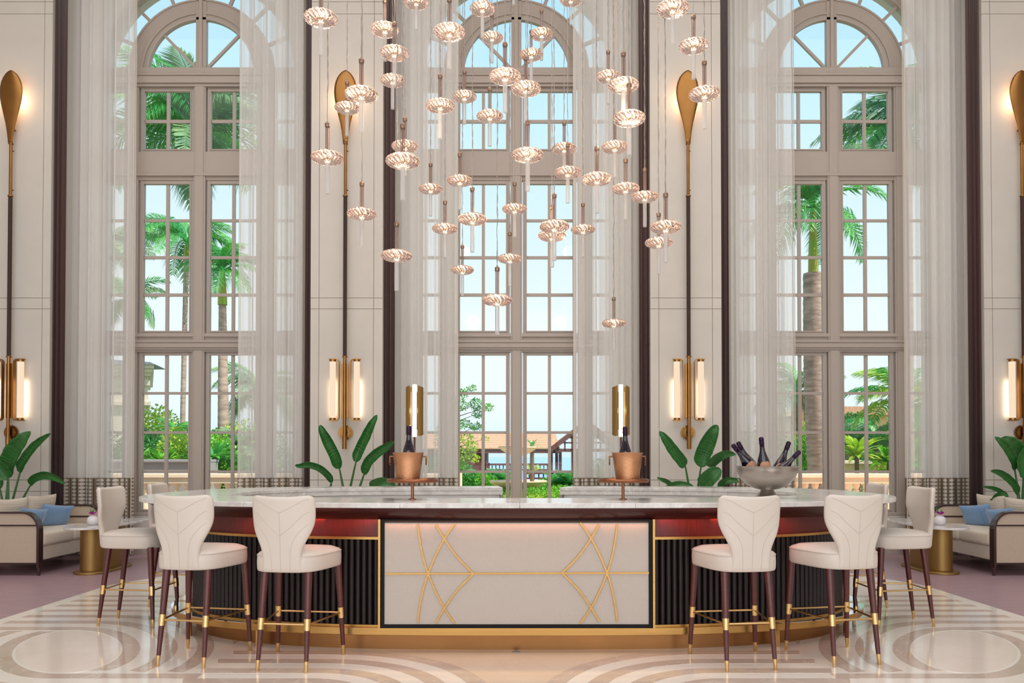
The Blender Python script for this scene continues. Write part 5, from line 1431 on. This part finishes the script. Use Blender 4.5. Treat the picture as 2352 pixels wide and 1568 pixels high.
# gable end with open lattice
xg0, xg1 = Q(1262,1030).x, Q(1420,1030).x; xm_ = (xg0+xg1)/2; zg = Q(1340,972).z
for (xa, za, xb2, zb2) in ((xg0, ze-.05, xm_, zg), (xm_, zg, xg1, ze-.05)):
    MB().bar((xa, -1.5, za), (xb2, -1.5, zb2), .12, .22).build('barge_board', M['pav_wood'], pv)
    MB().add([(xa,-1.5,za+.08),(xb2,-1.5,zb2+.08),(xb2,3,zb2+.08),(xa,3,za+.08)], [(0,1,2,3)]).build('gable_roof', M['tile'], pv)
MB().box(xg0, xg1, -1.4, -1.3, ze-.16, ze).build('tie_beam', M['pav_wood'], pv)
for k in range(9):
    x = xg0+(xg1-xg0)*(k+1)/10; zt2 = ze+(zg-ze)*(1-abs(x-xm_)/(xm_-xg0))
    MB().box(x-.035, x+.035, -1.4, -1.35, ze-.1, zt2).build('lattice_bar', M['pav_wood'], pv)
for k in range(3):
    z = ze+.25*(k+1)
    fr_ = 1-(z-ze)/(zg-ze)
    if fr_ > .05: MB().box(xm_-(xm_-xg0)*fr_, xm_+(xm_-xg0)*fr_, -1.4, -1.35, z, z+.07).build('lattice_bar', M['pav_wood'], pv)
def railing(x0, x1, y0, y1, Y, label, tilt=0):
    a, b = P(x0, y0, Y), P(x1, y0, Y); zb = P(x0, y1, Y).z; r = tag(empty('railing', ((a.x+b.x)/2, Y, 0)), label, 'railing'); cx = (a.x+b.x)/2
    MB().box(a.x-cx, b.x-cx, -.06, .06, a.z-.09, a.z).build('top_rail', M['pav_wood'], r); MB().box(a.x-cx, b.x-cx, -.03, .03, zb, zb+.06).build('bottom_rail', M['pav_wood'], r)
    n = int((b.x-a.x)/.17)
    me = MB().box(-.025, .025, -.02, .02, zb, a.z-.05).mesh('picket', M['pav_wood'])
    for k in range(n+1): inst('picket', me, r, (a.x-cx+(b.x-a.x)*k/n, 0, 0))
    for x in (a.x-cx, b.x-cx): MB().box(x-.06, x+.06, -.06, .06, -.05, a.z+.03).build('rail_post', M['pav_wood'], r)
railing(1122, 1266, 1064, 1080, 37, 'mauve timber railing under the pavilion opening facing the sea')
railing(1205, 1270, 1083, 1100, 30, 'lower mauve railing left of the feathery palms, nearer than the pavilion')
ft = tag(empty('shell_fountain', (P(1190,1100,20).x, 20, -.02)), 'two-tier peach stone shell fountain behind the centre mullion', 'fountain')
def shellb(R, z, h, nm):
    md = lambda a, r, zz: 1+.045*abs(math.sin(a*9))*(r/R)
    MB().lathe([(0,z-h),(R*.25,z-h),(R*.55,z-h*.75),(R*.85,z-h*.3),(R,z),(R*1.0,z+.03),(R*.93,z+.02),(R*.6,z-h*.35),(0,z-h*.5)], 72, mod=md).build(nm, M['stone_peach'], ft, smooth=True)
s20 = 20/F
shellb(64*s20, P(1190,1104,20).z, .27, 'basin'); shellb(44*s20, P(1190,1026,20).z, .2, 'basin')
MB().lathe([(.3,0),(.3,.08),(.16,.14),(.12,.3),(.16,.45),(.1,.62),(.08,1.0),(.11,1.15),(.07,1.3),(.06,1.5)], 24).build('pedestal', M['stone_peach'], ft, smooth=True)
MB().lathe([(1.5,0),(1.5,.28),(1.38,.34),(1.3,.3),(1.3,.1),(0,.1)], 64).build('pool_rim', M['stone_peach'], ft, smooth=True)
rosette(1222, 20.0, 1024, .36, 22, 'small palm-like plant growing in the upper fountain basin', 'palmleaf', 22, .05)
rosette(1224, 21.5, 1085, .55, 22, 'bright green rosette palm right of the fountain stem', 'leaf_y', 23, .07)
bush(1290, 19.2, 1122, 2.4, ['leaf_y','leaf_a'], 'low yellow-green groundcover hedge right of the fountain', seed=31, n=5200, ls=.07)
bush(1225, 19.0, 1128, 1.4, ['leaf_y','leaf_a'], 'low yellow-green groundcover hedge below the fountain basin', seed=32, n=2600, ls=.06)
bush(1150, 19.4, 1124, 1.2, ['leaf_a'], 'low green hedge left of the fountain', seed=33, n=2400, ls=.07)
bush(1078, 22, 1092, 1.3, ['leaf_b','leaf_a'], 'dark green hedge at the lower left centre panes', seed=34, n=3200, ls=.08)
bush(1130, 24, 1088, 1.5, ['leaf_a','palmleaf'], 'feathery green bush left of the centre mullion', seed=35, n=3000, ls=.12)
bush(1300, 24, 1092, 2.0, ['leaf_a','palmleaf'], 'feathery green bush in the lower right centre panes', seed=36, n=3600, ls=.14)
bush(1400, 22, 1060, 2.4, ['leaf_a','leaf_b'], 'green bush behind the right sheer of the centre window', seed=37, n=2600, ls=.13)
bush(985, 22, 1060, 2.2, ['leaf_a','leaf_b'], 'green bush behind the left sheer of the centre window', seed=38, n=2600, ls=.13)
for k, (x, Y, lb) in enumerate(((1105,25,'feathery palm clump in front of the pavilion wall'),(1150,23,'feathery palm clump left of the fountain'),(1300,23.5,'feathery palm clump in the lower right centre panes'),(1270,27,'far feathery palm clump below the railing'))):
    palm((P(x,1080,Y).x, Y, -.05), (P(x,1115,Y).x, Y, P(x,1112,Y).z), .05, .04, .62, 14, lb, seed=40+k, el=(.3,1.3), meshes=FR)
tree = tag(empty('garden_tree', (P(1030,1080,21).x, 21, -.05)), 'slender small-leaved tree reaching into the centre window from the left', 'tree'); off = Vector(tree.location)
base = Vector(off)
tw = MB(); tw.tube([(0,0,0), tuple(P(1032,1040,21)-off), tuple(P(1036,960,21)-off), tuple(P(1030,890,21)-off)], [.08,.06,.04,.02], 8)
tw.build('trunk', M['bark'], tree, smooth=True)
for k, (x, y, rx, rz_, n, m) in enumerate(((1062,905,14,10,130,'leaf_a'),(1084,892,10,7,90,'leaf_a'),(1060,930,16,12,170,'leaf_a'),(1094,928,15,12,240,'leaf_b'),(1096,950,10,10,130,'leaf_b'),(1120,936,12,8,150,'leaf_a'),
        (1064,975,16,10,190,'leaf_a'),(1094,980,14,9,170,'leaf_b'),(1072,1008,16,12,230,'leaf_y'),(1084,1026,14,12,234,'leaf_y'),(1060,1045,14,20,297,'leaf_y'),(1088,1052,12,9,171,'leaf_y'),(1112,1008,9,6,60,'leaf_y'),
        (1030,930,20,40,600,'leaf_a'),(1022,1010,22,40,600,'leaf_a'),(1062,1070,12,8,120,'leaf_a'))):
    c = P(x, y, 21); s_ = 21/F
    foliage(tree, off, c, (rx*s_*1.1, .3, rz_*s_*1.1), n, .085, M[m], 60+k)
    MB().tube([tuple(P(1034, y+26, 21)-off), tuple(P((1034+x)/2, y+12, 21)-off), tuple(c-off)], [.014,.01,.005], 5).build('branch', M['bark'], tree)
